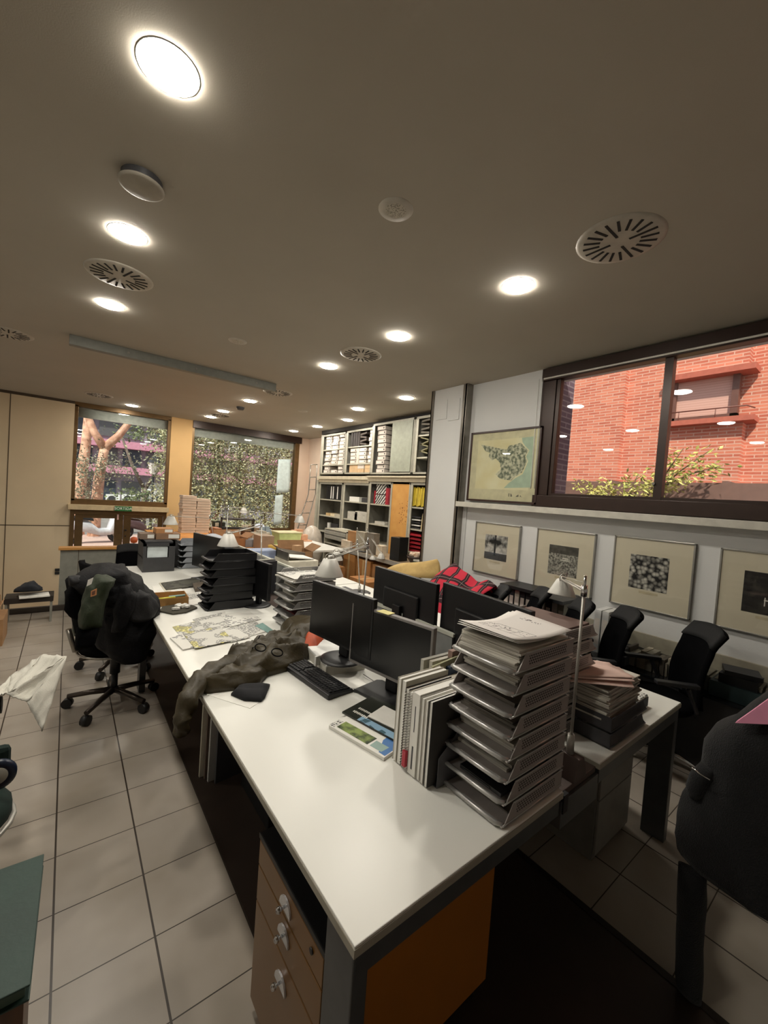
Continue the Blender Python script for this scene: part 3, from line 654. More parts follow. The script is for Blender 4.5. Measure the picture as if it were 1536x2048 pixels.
# near silver stack: 8 trays at the desk end
M_trayN = mat('tray steel grey', 'aaa4a0', .45, .1); M_perfN = perf_mat('steel grey painted hole shade', 'a39c98', 85, 0, 125, .36, dark='26221f')  # shade inside the holes is painted into the sheet colour
M_lipN = mat('bright tray lip', 'b4b3b0', .3, .6)
TZ = .7415
NS = tray_stack((1.042, .785, TZ+.004), 0, 8, .0655, 'silver perforated letter tray in the nearest stack, %s', M_trayN, M_perfN, .245, .335, .056, 0, 'trays of the nearest stack', M_lipN)
fills = [(.006, M_stack2), (.012, M_stack2), (.02, M_stack), (.03, M_stack), (.022, M_stack2), (.02, M_stack2), (.034, M_stack)]
for i, (h, m) in enumerate(fills):
    paper_pile((1.042+.185, .785, TZ+.009+i*.0655), 0, .28, .215, h, 'papers lying in the %s silver tray of the nearest stack' % ('bottom' if i == 0 else ORD[i]+' lowest'), m)
MB_ = MB().box(-.05, .03, -.09, .07, 0, .012).box(-.053, -.05, -.05, .05, .004, .009)
tag(MB_.build('black_case', M_black, loc=(1.10, .77, TZ+.083)), 'flat black case in the second lowest silver tray of nearest stack', 'case')
pt = paper_pile((1.042+.17, .785, TZ+.009+7*.0655), .03, .31, .225, .058, 'thick pile of white drawings filling the top tray of nearest stack', M_stack)
# curved top sheets with a floor plan drawing
def plan_mat():
    k = NT('floor plan drawing'); X, Y, Z = k.sep(); ln = None
    def near(v, c_, w_): return k.math('LESS_THAN', k.math('ABSOLUTE', k.math('SUBTRACT', v, c_)), w_)
    def band(v, a, b_): return k.math('MULTIPLY', k.math('GREATER_THAN', v, a), k.math('LESS_THAN', v, b_))
    acc = None
    for (ax, c_, a, b_) in ((0, -.085, -.09, .09), (0, -.012, -.09, .06), (0, -.03, .06, .09), (1, -.09, -.085, -.012), (1, .09, -.085, -.03), (1, .06, -.03, -.012), (1, -.04, -.085, -.012), (1, .01, -.085, -.03), (0, -.05, -.04, .01), (1, .04, -.085, -.05)):
        v, u = (X, Y) if ax == 0 else (Y, X)
        t_ = k.math('MULTIPLY', near(v, c_, .0013), band(u, a, b_)); acc = t_ if acc is None else k.math('MAXIMUM', acc, t_)
    ins = k.math('MULTIPLY', band(X, -.085, -.012), band(Y, -.09, .09))
    acc = k.math('MAXIMUM', acc, k.math('MULTIPLY', ins, k.math('GREATER_THAN', k.noise(90, 2), .62)))
    acc = k.math('MAXIMUM', acc, k.math('MULTIPLY', k.math('MULTIPLY', band(X, .10, .118), band(Y, -.02, .06)), k.math('GREATER_THAN', k.noise(150, 2), .56)))
    k.L(k.mix(acc, s2l('e0dbd6'), s2l('4a4541')), k.b.inputs['Base Color']); k.b.inputs['Roughness'].default_value = .8; return k.m
M_plan = plan_mat()
for j in range(3):
    g = MB().grid(lambda u, v: ((u-.5)*.31, (v-.5)*.225, .018*(2*u-1)**2*(.6+.4*v)+.012*(1-v)*(1-u)), 12, 8)
    tag(g.build('drawing_sheet', M_plan if j == 2 else M_paper, loc=(1.205+.004*j, .79-.003*j, TZ+.530+.004*j), rz=.05-.05*j, solid=.001, fixn=False), ['white sheet with curling corners third from top of the near drawings pile', 'white sheet just under the floor plan sheet', 'sheet printed with a floor plan, on top of the nearest tray stack'][j], 'drawing')
# second silver stack on the right desk, open to the right
NS2 = tray_stack((1.915, .985, TZ+.004), pi, 7, .066, 'grey perforated letter tray of the stack behind the lamp pole, %s', M_trayN, M_perfN, .335, .285, .056, .002, 'trays of the stack behind the lamp pole', M_trayN, 4)
paper_pile((1.77, .985, TZ+.009+5*.066), 0, .2, .3, .04, 'brown backed papers under the top tray behind the lamp pole', M_stack2)
tag(MB().box(-.11, .11, -.145, .145, 0, .05).build('flat_box', [mat('brown box lid', '6b5750', .7)], loc=(1.765, .985, TZ+.009+6*.066)), 'flat brown box in the top tray behind the lamp pole', 'box')
# low stack with tall paper pile
NS3 = tray_stack((2.13, .775, TZ+.004), pi, 2, .066, 'dark grey letter tray holding the tall paper pile, %s', mat('charcoal tray', '4c4b4e', .4, .3), perf_mat('perforated charcoal', '454347', 85, 0, 110, .3), .22, .37, .058, 0, 'trays under the tall paper pile')
paper_pile((1.925, .785, TZ+.075), .02, .33, .20, .155, 'tall pile of white bound documents in two low trays on right desk', M_stack)
for j, dz in enumerate((.0, .006, .012)):
    g = MB().grid(lambda u, v: ((u-.5)*.30, (v-.5)*.25, .03*(1-u)*(1-v)+.012*sin(3*u+j)), 10, 8)
    tag(g.build('pink_folder', mat('pale pink folder', 'dfc0b4', .8), loc=(1.875+.01*j, .80+.012*j, TZ+.235+dz), rz=.55+.08*j, solid=.0015, fixn=False), 'pale pink sheet, %s of the three lying on the tall paper pile' % ['lowest', 'middle', 'top'][j], 'folder', 'pink sheets on the paper pile')
wb_ = thing('white_binder_box', 'low white comb bound booklet pile right of the tall paper pile', 'documents', (2.25, .86, TZ), .0)
MB().box(-.09, .09, -.13, .13, 0, .055).build('booklets', M_paper, wb_, bevel=.002)
MB().box(-.088, .088, -.128, .128, .055, .0575).build('cover', M_doc, wb_)
cm = MB()
for i in range(16): cm.cb((-.08+i*.0107, -.132, .028), (.004, .006, .045))
cm.build('comb_binding', M_dgrey, wb_)
tag(MB().box(-.06, .06, -.08, .08, 0, .03).build('notebook', M_dgrey, loc=(2.17, 1.05, TZ), rz=.4, bevel=.003), 'small dark notebook beyond the comb bound booklets', 'notebook')

# ================================================================= upright documents in steel bookend rack
M_rack = mat('steel bookend', '77767a', .38, .6)
rk = thing('document_rack', 'grey sheet steel rack holding upright spiral bound reports', 'rack', (1.0, 1.0, TZ), .0)
MB().ext([(.0, 0), (.20, 0), (.20, .20), (.13, .20), (0, .10)], 'Y', -.112, -.109).build('end_plate', M_rack, rk)
MB().ext([(.0, 0), (.20, 0), (.20, .20), (.13, .20), (0, .10)], 'Y', .105, .108).build('end_plate', M_rack, rk)
MB().box(0, .20, -.11, .108, 0, .003).box(.198, .20, -.11, .108, 0, .19).build('rack_base', M_rack, rk)
docs = [('report_binder', .075, .016, .30, 'c8c3b6', 'cream backed report, farthest in the steel rack', 0), ('report_binder', .05, .02, .30, '9a9687', 'greyish report next to the cream one in the steel rack', 0),
        ('spiral_report', .03, .016, .28, '1c1c20', 'black spiral bound report in the steel rack', 1), ('spiral_report', .012, .014, .275, 'd5d2cb', 'white spiral bound report with red tab in the steel rack', 1),
        ('thick_report', -.018, .036, .285, 'e0ddd6', 'thickest white report with printed spine in the steel rack', 2), ('report_binder', -.05, .012, .28, 'b8b4aa', 'thin pale report beside the thickest one in the steel rack', 0),
        ('report_binder', -.068, .010, .28, 'd6d2c9', 'thin white report with creased cover in the steel rack', 0), ('clipboard_folder', -.088, .012, .285, '3c3936', 'dark brown grey folder, nearest in the steel rack', 0)]
for n_, y, tk, hh, c_, lb, kd in docs:
    t = thing(n_, lb, 'report', (1.0-.03, 1.0+y, TZ+.004), 0, 'reports in the steel rack')
    MB().box(0, .21, -tk/2, tk/2, 0, hh).build('pages', M_paper, t)
    MB().box(-.002, .213, tk/2, tk/2+.0015, 0, hh+.003).box(-.002, .213, -tk/2-.0015, -tk/2, 0, hh+.003).build('cover', mat('cover '+c_, c_, .6), t)
    if kd == 1:
        b_ = MB()
        for i in range(28): b_.tube([(-.004+.006*cos(a), tk*.5*sin(a), .008+i*.0096) for a in [2*pi*q/8 for q in range(8)]], .0012, 4, closed=True)
        b_.build('spiral', mat('spiral wire', 'b8b6b0', .3, .8) if c_ != '1c1c20' else M_steel, t)
    if kd == 2: MB().box(-.003, 0, -tk/2, tk/2, 0, hh).build('spine', M_paper, t); MB().box(-.0035, -.003, -.003, .004, .02, .10).box(-.0035, -.003, -.002, .002, .15, .24).build('spine_print', M_dgrey, t)
    t.rotation_euler.x = .0
tag(MB().box(-.012, .0, -.008, .008, .02, .075).build('index_tab', mat('red tab', 'b02a3c', .5), loc=(.968, 1.0125, TZ)), 'red index tab sticking out of the spiral report', 'tab')
# magazines
t = thing('magazine', 'magazine with green landscape photo and blue corner lying by the steel rack', 'magazine', (.955, 1.25, TZ), .02)
# outline from (0.872,1.376) to (0.933,1.094)
t.location = (0, 0, 0); t.rotation_euler.z = 0
def quadplate(pts, z0, z1): return MB().prism([(p[0], p[1]) for p in pts], z0, z1)
quadplate([(.872, 1.376), (.937, 1.094), (1.10, 1.13), (1.03, 1.412)], TZ, TZ+.012).build('pages', M_paper, t)
k = NT('magazine photo'); k.L(k.mix(k.ramp(k.noise(22, 3), .4, .6), s2l('2b3620'), s2l('8fa05a')), k.b.inputs['Base Color']); k.b.inputs['Roughness'].default_value = .3
quadplate([(.893, 1.35), (.93, 1.19), (.985, 1.20), (.945, 1.362)], TZ+.0122, TZ+.0128).build('cover_photo', k.m, t)
quadplate([(.935, 1.18), (.948, 1.125), (.99, 1.13), (.975, 1.19)], TZ+.0122, TZ+.0128).build('cover_photo', mat('pale teal photo', '8fa8a0', .4), t)
quadplate([(.940, 1.13), (.945, 1.10), (1.095, 1.13), (1.085, 1.2), (1.0, 1.18)], TZ+.0122, TZ+.0127).build('cover_block', mat('magazine blue', '3f6fa8', .4), t)
quadplate([(.876, 1.377), (.882, 1.352), (.935, 1.366), (.928, 1.39)], TZ+.0122, TZ+.0127).build('title_block', M_doc, t)
t = thing('magazine', 'dark covered magazine with white title under a white card', 'magazine', (0, 0, 0))
quadplate([(.965, 1.425), (1.035, 1.12), (1.24, 1.17), (1.16, 1.475)], TZ+.0125, TZ+.020).build('pages', mat('dark magazine cover', '23261f', .3), t)
quadplate([(.985, 1.34), (1.035, 1.13), (1.07, 1.14), (1.02, 1.35)], TZ+.0202, TZ+.0206).build('cover_band', print_mat('landscape strip', '3a5a66', '7fa0b8', 20, 20, .45), t)
tt = MB(); tr_ = random.Random(8)
for li, (sx_, sy_) in enumerate(((1.012, 1.402), (1.046, 1.410))):
    for q in range(9): tt.cb((sx_+.0022*q*(.9), sy_-.0088*q, TZ+.0206), (.016*tr_.uniform(.7, 1), .0055, .0006), rz=.24)
tt.build('title_lettering', M_paper, t)
tag(quadplate([(1.035, 1.335), (1.085, 1.16), (1.19, 1.19), (1.15, 1.37)], TZ+.0208, TZ+.024).build('white_card', M_paper), 'blank white card lying on the dark magazine', 'card')
# file rack behind monitor: blue file and brown bar
fr = thing('file_rack', 'brown topped hanging file rack between near monitor and tray stack', 'rack', (1.38, 1.13, TZ))
MB().box(-.09, .13, -.012, .012, .30, .33).build('top_bar', mat('pinkish brown bar', '8b7268', .5, .2), fr)
MB().box(-.09, -.085, -.012, .012, 0, .30).box(.125, .13, -.012, .012, 0, .30).build('end_plate', M_steel, fr)
for i, (c_, lb, y) in enumerate((('24364e', 'dark blue file standing behind the near monitor', 1.085), ('b8b3a6', 'cream file standing between blue file and monitor', 1.16), ('a9a69c', 'grey file standing nearest the near monitor', 1.19))):
    tag(MB().box(-.13, .10, -.009, .009, 0, .29).build('file_folder', mat('file '+c_, c_, .5), loc=(1.36-.02*i, y, TZ), rz=.0), lb, 'file')
tag(MB().box(-.10, .10, -.012, .012, 0, .26).build('file_folder', mat('crumpled file', 'cfc9ba', .8), loc=(1.22, 1.06, TZ), rz=.1), 'worn cream file leaning beside the spiral reports', 'file')
tag(MB().box(-.10, .10, -.004, .004, 0, .31).build('glass_photo_card', mat('khaki card', '9b9a78', .6), loc=(1.24, 1.10, TZ), rz=.15), 'khaki photo card sticking up behind the reports', 'card')

# ================================================================= monitors
def monitor(p, q, z0, z1, label, screen_side=1, frame=None, base='rect', basez=TZ, name='monitor', bez=.012, baseshift=.10):
    """p,q: xy of the two screen ends; screen_side=+1: screen faces local -Y"""
    p = Vector(p); q = Vector(q); c_ = (p+q)/2; d = q-p; L_ = d.length; a = math.atan2(d.y, d.x)
    t = thing(name, label, 'monitor', (c_.x, c_.y, basez), a); s_ = -screen_side; fm = frame or M_black
    zz0 = z0-basez; zz1 = z1-basez
    MB().box(-L_/2, L_/2, 0 if s_ < 0 else -.028, .028 if s_ < 0 else 0, zz0, zz1).build('casing', fm, t, bevel=.003)
    y = s_*.001
    MB().box(-L_/2+bez, L_/2-bez, min(y, 0), max(y, 0), zz0+bez*1.4, zz1-bez).build('screen', M_screen, t)
    b_ = -s_
    MB().box(-L_*.28, L_*.28, *sorted((b_*.028, b_*.045)), zz0+(zz1-zz0)*.18, zz0+(zz1-zz0)*.72).build('back_cover', M_black, t, bevel=.01)
    MB().box(-.035, .035, *sorted((b_*.045, b_*.07)), .015, zz0+(zz1-zz0)*.5).build('stand', M_black, t, bevel=.004)
    if base == 'rect': MB().prism([(-.13+.02, -.10+b_*baseshift*.3), (.13-.02, -.10+b_*baseshift*.3), (.13, -.08), (.13, .09), (.11, .11), (-.11, .11), (-.13, .09), (-.13, -.08)], 0, .015).build('base', M_black, t, bevel=.004)
    else: MB().lathe([(.0005, .014), (.09, .012), (.115, .004), (.115, 0), (.0005, 0)], (0, b_*.04, 0), 36).build('base', M_black, t)
    return t
M_silverb = mat('silver monitor bezel', '7d7976', .55, .1)
mA = monitor((1.18, 1.717), (1.27, 1.215), .835, 1.141, 'nearest monitor with silver top edge and dark screen', 1, M_silverb, 'rect')
mB = monitor((1.133, 2.071), (1.202, 1.566), .885, 1.189, 'black monitor on the low white riser, second from front on the left side', 1, None, 'round', basez=.802)
mC = monitor((1.665, 1.57), (1.672, 2.155), .86, 1.232, 'black monitor seen from behind, left one of the two on the right desk', 1)
mD = monitor((1.63, .96), (1.70, 1.555), .87, 1.245, 'black monitor seen from behind, right one of the two, next to the tray stack', 1)
mE = monitor((1.05, 4.53), (1.18, 3.96), .85, 1.19, 'black monitor on the farthest left desk, beside the clear tray stack', 1)
mF = monitor((1.19, 3.45), (1.24, 2.96), .83, 1.12, 'dark monitor half hidden between black tray stack and grey tray stack', 1, None, 'round')
tag(MB().box(-.03, .02, -.038, .038, 0, .002).build('sticky_note', mat('yellow note', 'd8cf8e', .8), loc=(1.232, 1.50, 1.1425), rz=.18), 'yellow sticky note on top of the nearest monitor', 'note')
# riser
rs = thing('monitor_riser', 'low white riser box carrying the black monitor', 'riser', (1.225, 1.95, TZ), -.12); rs.scale = (.92, .92, 1)
MB().box(-.12, .13, -.19, .19, .048, .060).build('top_board', M_white, rs, bevel=.002); MB().box(-.12, -.11, -.19, .19, 0, .048).box(-.12, .13, -.19, -.18, 0, .048).box(-.12, .13, .18, .19, 0, .048).build('side_board', mat('riser side', 'c9c5b8', .5), rs)
# keyboard
kb = thing('keyboard', 'black keyboard lying diagonally beside the olive jacket', 'keyboard', (1.03, 1.79, TZ), radians(95))
MB().ext([(-.075, 0), (.075, 0), (.075, .024), (.06, .026), (-.06, .016), (-.075, .012)], 'X', -.225, .225).build('key_housing', M_black, kb, bevel=.004)
ky = MB()
for r in range(6):
    yy = -.052+r*.0195+(.006 if r == 5 else 0); zz = .0155+(yy+.06)/.12*.010
    for c_ in range(21):
        xx = -.205+c_*.0195+(.0 if c_ < 14 else .008)
        if c_ in (14,) and r < 4: continue
        if r == 0 and 3 < c_ < 9:
            if c_ == 4: ky.cb((xx+.039, yy, zz+.003), (.094, .0155, .006), rx=.09)
            continue
        ky.cb((xx, yy, zz+.003), (.0155, .0155, .006), rx=.09)
ky.build('keys', mat('key caps', '1d1d20', .5), kb)
kb.location = (1.035, 1.80, TZ)
tag(MB().cb((0, 0, 0), (.035, .012, .05), rx=.0).build('paper_scrap', M_paper, loc=(1.09, 1.88, TZ+.053), rz=.3), 'small white paper tag stuck on the keyboard edge', 'tag')
tag(MB().tube([(1.13, 1.62, TZ+.003), (1.18, 1.56, TZ+.003), (1.23, 1.53, TZ+.003), (1.27, 1.55, TZ+.003), (1.28, 1.62, TZ+.003), (1.27, 1.70, TZ+.01)], .0022).build('cable', mat('grey cable', '8c8a86', .5)), 'thin grey cable looping on the desk under the near monitor', 'cable')
# crumpled paper bag on desk below near monitor
# ================================================================= black trays, mid trays, clear trays
M_blkt = mat('black tray plastic', '17171a', .4)
tray_stack((.862, 3.30, TZ+.002), 0, 7, .062, 'black letter tray of the tall black stack, %s', M_blkt, M_blkt, .245, .355, .060, .012, 'black letter trays', None, 9)
tray_stack((1.215, 2.64, TZ+.02), 0, 6, .062, 'silver perforated letter tray of the middle stack, %s', M_tray, perf_mat('perforated light silver', '8d8c8a', 85, 0, 110, .33), .28, .34, .050, .003, 'middle stack silver trays', M_lipN, 5)
for i in range(5):
    paper_pile((1.40, 2.64, TZ+.026+i*.062), 0, .27, .25, .018, 'papers in the %s tray of the middle stack' % ('lowest' if i == 0 else ORD[i]+' lowest'), M_stack if i != 1 else mat('red folder', '6d1f1a', .6))
paper_pile((1.38, 2.65, TZ+.026+5*.062), .1, .32, .26, .018, 'spiral pads and papers spilling from the top middle tray', M_stack, mtop=M_doc)
tray_stack((1.02, 5.02, TZ+.002), 0, 5, .064, 'smoky clear letter tray beyond the black box cabinet, %s', mat('smoke plastic', '8c9096', .2), mat('smoke plastic', '8c9096', .2), .24, .32, .055, .004, 'smoky letter trays')
# black box cabinet with white card, cardboard boxes over
bc = thing('box_cabinet', 'black open fronted box holding pale blue cards on the far left desk', 'cabinet', (.64, 4.80, TZ))
MB().box(0, .30, 0, .02, 0, .15).box(0, .03, 0, .02, .15, .30).box(.24, .30, 0, .02, .15, .30).box(0, .30, 0, .02, .27, .30).build('front', M_dgrey, bc)
MB().box(0, .02, .02, .40, 0, .32).box(.28, .30, .02, .40, 0, .32).box(0, .30, .38, .40, 0, .32).box(.0, .30, .02, .40, .30, .32).box(0, .3, .02, .4, .14, .15).build('body', mat('charcoal board', '343436', .6), bc)
tag(MB().box(0, .19, 0, .2, 0, .115).build('card_pack', mat('pale blue card', 'cfd8da', .6), loc=(.68, 4.815, TZ+.151)), 'pale blue white cards inside the black box cabinet', 'cards')
b2 = thing('box_cabinet', 'second charcoal box standing right behind the black open one', 'cabinet', (.90, 5.0, TZ)); MB().box(0, .13, 0, .18, 0, .30).build('body', MATS['charcoal board'], b2); MB().box(.005, .125, -.003, 0, .12, .13).build('front_slot', M_black, b2)
for nm, lc, sz, c_, lb in (('carton', (.63, 5.0, TZ+.32), (.14, .2, .06), '7d6a5c', 'flat brown carton on the black box cabinet, left'), ('carton', (.78, 4.98, TZ+.32), (.24, .22, .065), '8a6a50', 'brown carton with white label on the black box cabinet'), ('carton', (.78, 5.0, TZ+.386), (.17, .2, .05), 'b07f52', 'topmost tan carton on the black box cabinet')):
    cx = thing(nm, lb, 'box', lc, 0, 'cartons on the black cabinet'); MB().box(0, sz[0], 0, sz[1], 0, sz[2]).build('carton_body', mat('carton '+c_, c_, .85), cx, bevel=.002); MB().box(sz[0]*.5, sz[0]*.95, -.001, 0, sz[2]*.2, sz[2]*.85).build('label_sticker', M_paper, cx)
MB_ = MB().tube([(-.06, 0, 0), (0, .0, .02), (.06, .01, .0)], [.03, .045, .03], 10)
# open kraft box with pens
kx = thing('kraft_box', 'open ochre kraft box with marker pens on the far left desk', 'box', (.545, 3.43, TZ), -.06)
MB().box(0, .24, 0, .004, 0, .06).box(0, .004, 0, .22, 0, .06).box(.236, .24, 0, .22, 0, .06).box(0, .24, .216, .22, 0, .06).box(0, .24, 0, .22, 0, .004).build('carton_body', M_kraft, kx)
for i, (c_, lb) in enumerate((('d8d24a', 'yellow marker pen in the ochre kraft box'), ('8fb5b0', 'pale green marker pen in the ochre kraft box'))):
    tag(MB().cyl((0, 0, 0), (.12, .0, .0), .009).build('marker_pen', mat('pen '+c_, c_, .4), loc=(.58+.08*i, 3.47+.04*i, TZ+.05), rz=.1), lb, 'pen')
# grey felt with white puzzle-like model
fel = MB().prism([(.56, 3.29), (.60, 3.40), (.68, 3.42), (.80, 3.36), (.82, 3.28), (.72, 3.19), (.63, 3.18)], TZ, TZ+.012)
tag(fel.build('felt_cap', mat('dark olive felt', '48443a', .95, bump=.3, bscale=300), bevel=.004), 'flat dark grey felt pouch beside the kraft box', 'pouch')
wm_ = MB(); rr = random.Random(2)
for i in range(16): wm_.cb((.70+rr.uniform(-.05, .05), 3.30+rr.uniform(-.045, .045), TZ+.02+rr.uniform(0, .01)), (.03, .022, .014), rz=rr.random())
tag(wm_.build('crumpled_tissue', M_paper), 'crumpled white tissue on the felt pouch', 'tissue')
# loose papers
def sheet(pts, z, m, lb, name='document', group='loose documents on the left desk', h=.0012):
    return tag(quadplate(pts, z, z+h).build(name, m), lb, 'document', group)
def P2(*pp): return [tuple(atz(x, y, .745))[:2] for x, y in pp]
sheet(P2((345, 1253), (400, 1240), (412, 1262), (360, 1270)), TZ, M_doc2, 'form with yellow highlighting, leftmost of the upper row of documents', h=.002)
sheet(P2((398, 1240), (452, 1229), (468, 1250), (412, 1263)), TZ+.001, M_doc, 'closely printed sheet in the middle of the upper row of documents', h=.002)
sheet(P2((440, 1228), (498, 1222), (522, 1238), (460, 1254)), TZ+.002, M_doc3, 'technical drawing at the right end of the upper row of documents', h=.002)
sheet(P2((385, 1238), (450, 1222), (455, 1236), (395, 1250)), TZ-.0008, M_doc, 'sheet partly covered above the upper row of documents')
sheet(P2((340, 1276), (395, 1262), (420, 1288), (366, 1300)), TZ+.001, M_doc3, 'grey drawing at the left end of the lower row of documents', h=.006)
sheet(P2((365, 1268), (440, 1254), (466, 1283), (390, 1299)), TZ+.0072, M_doc2, 'yellow marked plan on top of the lower row of documents', h=.003)
sheet(P2((440, 1262), (480, 1252), (500, 1275), (462, 1285)), TZ+.003, M_doc, 'printed letter in the middle of the lower row of documents', h=.003)
sheet(P2((475, 1252), (512, 1243), (535, 1262), (500, 1272)), TZ+.001, M_doc, 'printed letter at the right end of the lower row of documents', h=.003)
sheet(P2((525, 1246), (548, 1262), (540, 1268), (510, 1252)), TZ+.0045, mat('teal sheet', '7fa09a', .7), 'pale teal sheet by the middle silver trays')
sheet(P2((322, 1168), (398, 1156), (402, 1172), (332, 1181)), TZ+.006, print_mat('dark aerial photo', '1e1e1c', '55534a', 40, 60, .42), 'dark aerial photo print on the far left desk', h=.008)
sheet(P2((318, 1166), (330, 1164), (342, 1182), (330, 1184)), TZ, M_cream, 'cream booklet under the dark aerial photo', h=.006)
sheet(P2((303, 1172), (330, 1169), (345, 1180), (310, 1184)), TZ, M_paper, 'white sheet left of the dark aerial photo')
sheet(P2((298, 1182), (360, 1174), (372, 1184), (312, 1192)), TZ+.0015, M_paper, 'white sheet above the kraft box')
sheet(P2((360, 1190), (395, 1180), (405, 1198), (375, 1204)), TZ, M_doc, 'sheet right of the kraft box')
sheet(P2((372, 1200), (398, 1196), (404, 1206), (378, 1212)), TZ+.002, M_paper, 'white slip right of the kraft box, nearer')
tag(quadplate(P2((385, 1172), (405, 1168), (410, 1180), (390, 1184)), TZ+.004, TZ+.03).build('notebook', mat('brown notebook', '5d5348', .6)), 'small brown notebook beside the black tray stack', 'notebook')
tag(quadplate(P2((640, 1352), (690, 1336), (720, 1352), (735, 1372), (705, 1382)), TZ, TZ+.003).build('paper_napkin', M_paper), 'white napkin on the desk between keyboard and near monitor', 'napkin')
tag(quadplate(P2((612, 1268), (650, 1292), (640, 1298), (600, 1275)), TZ+.0, TZ+.006).build('document', M_doc), 'printed papers behind the jacket hood near the riser', 'document')
sheet(P2((405, 1385), (465, 1374), (520, 1402), (500, 1415)), TZ-.0012, M_paper, 'white folded sheet under the black pouch')

# ================================================================= task lamps (articulated aluminium)
def task_lamp(label, base, pole_top, head, size=.15, base_kind='none', tilt=(0, 0, 0), arm2=None):
    t = thing('task_lamp', label, 'lamp', base, 0, 'articulated aluminium desk lamps'); b_ = Vector(base); pt_ = Vector(pole_top)-b_; hd = Vector(head)-b_
    MB().cyl((0, 0, 0), (0, 0, .07), .014, .012).cyl((0, 0, .07), pt_, .0055, .0055, 10).build('pole', M_alu, t)
    if base_kind == 'disc': MB().lathe([(.0005, .012), (.10, .010), (.115, .002), (.115, 0)], n=32).build('foot', M_dgrey, t)
    dirn = (pt_-Vector((0, 0, .07))).normalized()
    j = MB().cyl(pt_-dirn*.02, pt_+dirn*.02, .011).cyl(pt_+dirn*.0, pt_+dirn*.055, .005); j.build('elbow_joint', M_chrome, t)
    side = (hd-pt_).cross(Vector((0, 0, 1))).normalized()*.009
    nk = hd+Vector((0, 0, size*.62))
    MB().cyl(pt_+side, nk+side, .004, n=8).cyl(pt_-side, nk-side, .004, n=8).cyl(pt_+Vector((0, 0, .03)), nk+Vector((0, 0, .01)), .0012, n=6).build('arm', M_alu, t)
    s_ = size; R = Matrix.Rotation(tilt[0], 3, 'X') @ Matrix.Rotation(tilt[1], 3, 'Y')
    sh_ = MB().lathe([(s_*.5, -.0), (s_*.495, .004), (s_*.24, s_*.58), (s_*.20, s_*.60), (s_*.0, s_*.60)][:4]+[(.0005, s_*.61)], hd, 36, R=R)
    sh_.build('lamp_shade', M_lampsh, t, solid=.0015)
    MB().cyl(hd+Vector((0, 0, s_*.58)), hd+Vector((0, 0, s_*.72)), .016, .012).tube([hd+Vector((0, 0, s_*.66))+Vector((.03*cos(a), .0, .02*sin(a))) for a in [2*pi*i/12 for i in range(12)]], .0025, 6, closed=True).build('swivel_head', M_alu, t)
    MB().cyl(hd+Vector((0, 0, .02)), hd+Vector((0, 0, s_*.5)), .018, .012).build('bulb_holder', M_white, t)
    return t
def D3(x, y, d):
    v = fw + rt*((x-768)/FPX) + dn*((y-1024)/FPX); return Vector((0, 0, H))+v*d
task_lamp('tall aluminium desk lamp clamped at the near end of the channel, pale cone shade', (1.5, .70, .80), (1.5, .70, 1.405), D3(1123, 1190, 1.95), .125, tilt=(0, .12))
task_lamp('aluminium desk lamp whose big cone shade hangs over the middle silver trays', (1.5, 2.07, .722), (1.5, 2.06, 1.385), D3(658, 1151, 2.2), .152)
task_lamp('aluminium desk lamp whose shade hangs over the black tray stack', (1.5, 3.75, .722), atx(523, 1050, 1.52), D3(456, 1092, 3.35), .165)
task_lamp('aluminium desk lamp on round foot standing on the second right desk', (2.31, 3.26, TZ), aty(715, 1090, 3.28), D3(672, 1120, 3.6)+Vector((0, 0, 0)), .12, 'disc')
task_lamp('aluminium desk lamp with raised pale shade before the big window', (1.5, 4.9, .722), atx(527, 1046, 1.55).lerp(Vector((1.5, 4.9, 1.42)), 1), D3(599, 1045, 5.6), .15)
task_lamp('aluminium desk lamp far left, on the orange drafting table', (1.72, 6.1, .751), aty(420, 1037, 6.1), aty(341, 1049, 5.7), .17, 'disc')
task_lamp('small aluminium lamp on the cabinet counter, right one of the two', (4.12, 5.75, .74), (4.15, 5.75, 1.10), aty(762, 1117, 5.0), .13, 'disc')
task_lamp('small aluminium lamp on the cabinet counter, left one of the two', (4.08, 5.95, .74), (4.08, 5.95, 1.08), aty(745, 1119, 5.25), .10, 'disc')
# ================================================================= cabinets along the right rear wall
M_cab = mat('grey cabinet steel', 'a5a294', .5, .1); M_cabl = mat('light grey cabinet edge', 'bdb9a8', .45, .1); M_cabin = mat('cabinet inside', '7a786f', .7)
def cabinet(X, y0, y1, z0, z1, shelves, label, depth=.42, tk=.03, name='shelf_cabinet', doors=()):
    """front plane at X facing -X"""
    t = thing(name, label, 'cabinet', (X, (y0+y1)/2, z0), 0, 'grey cabinets along the rear right wall'); a = (y1-y0)/2; h = z1-z0
    MB().box(0, depth, -a, -a+.02, 0, h).box(0, depth, a-.02, a, 0, h).box(0, depth, -a, a, 0, .02).box(0, depth, -a, a, h-.02, h).box(depth-.01, depth, -a, a, 0, h).build('carcass', M_cabin, t)
    MB().box(-.02, 0, -a, -a+tk, 0, h).box(-.02, 0, a-tk, a, 0, h).box(-.02, 0, -a, a, 0, .03).box(-.02, 0, -a, a, h-.04, h).build('front_frame', M_cab, t, bevel=.002)
    MB().box(-.024, -.01, a-tk-.05, a-tk-.01, .03, h-.04).build('folded_door', M_cabl, t)
    for z in shelves: MB().box(-.005, depth-.01, -a+.02, a-.02, z-z0-.012, z-z0+.012).build('shelf', M_cabl, t)
    return t
UA = cabinet(4.65, 7.42, 8.45, 2.14, 3.04, (2.345, 2.69), 'upper grey cabinet at the far end, full of white box files')
UB = cabinet(4.65, 6.28, 7.41, 2.14, 3.05, (2.345, 2.70), 'second upper grey cabinet, with cardboard boxes on its bottom shelf')
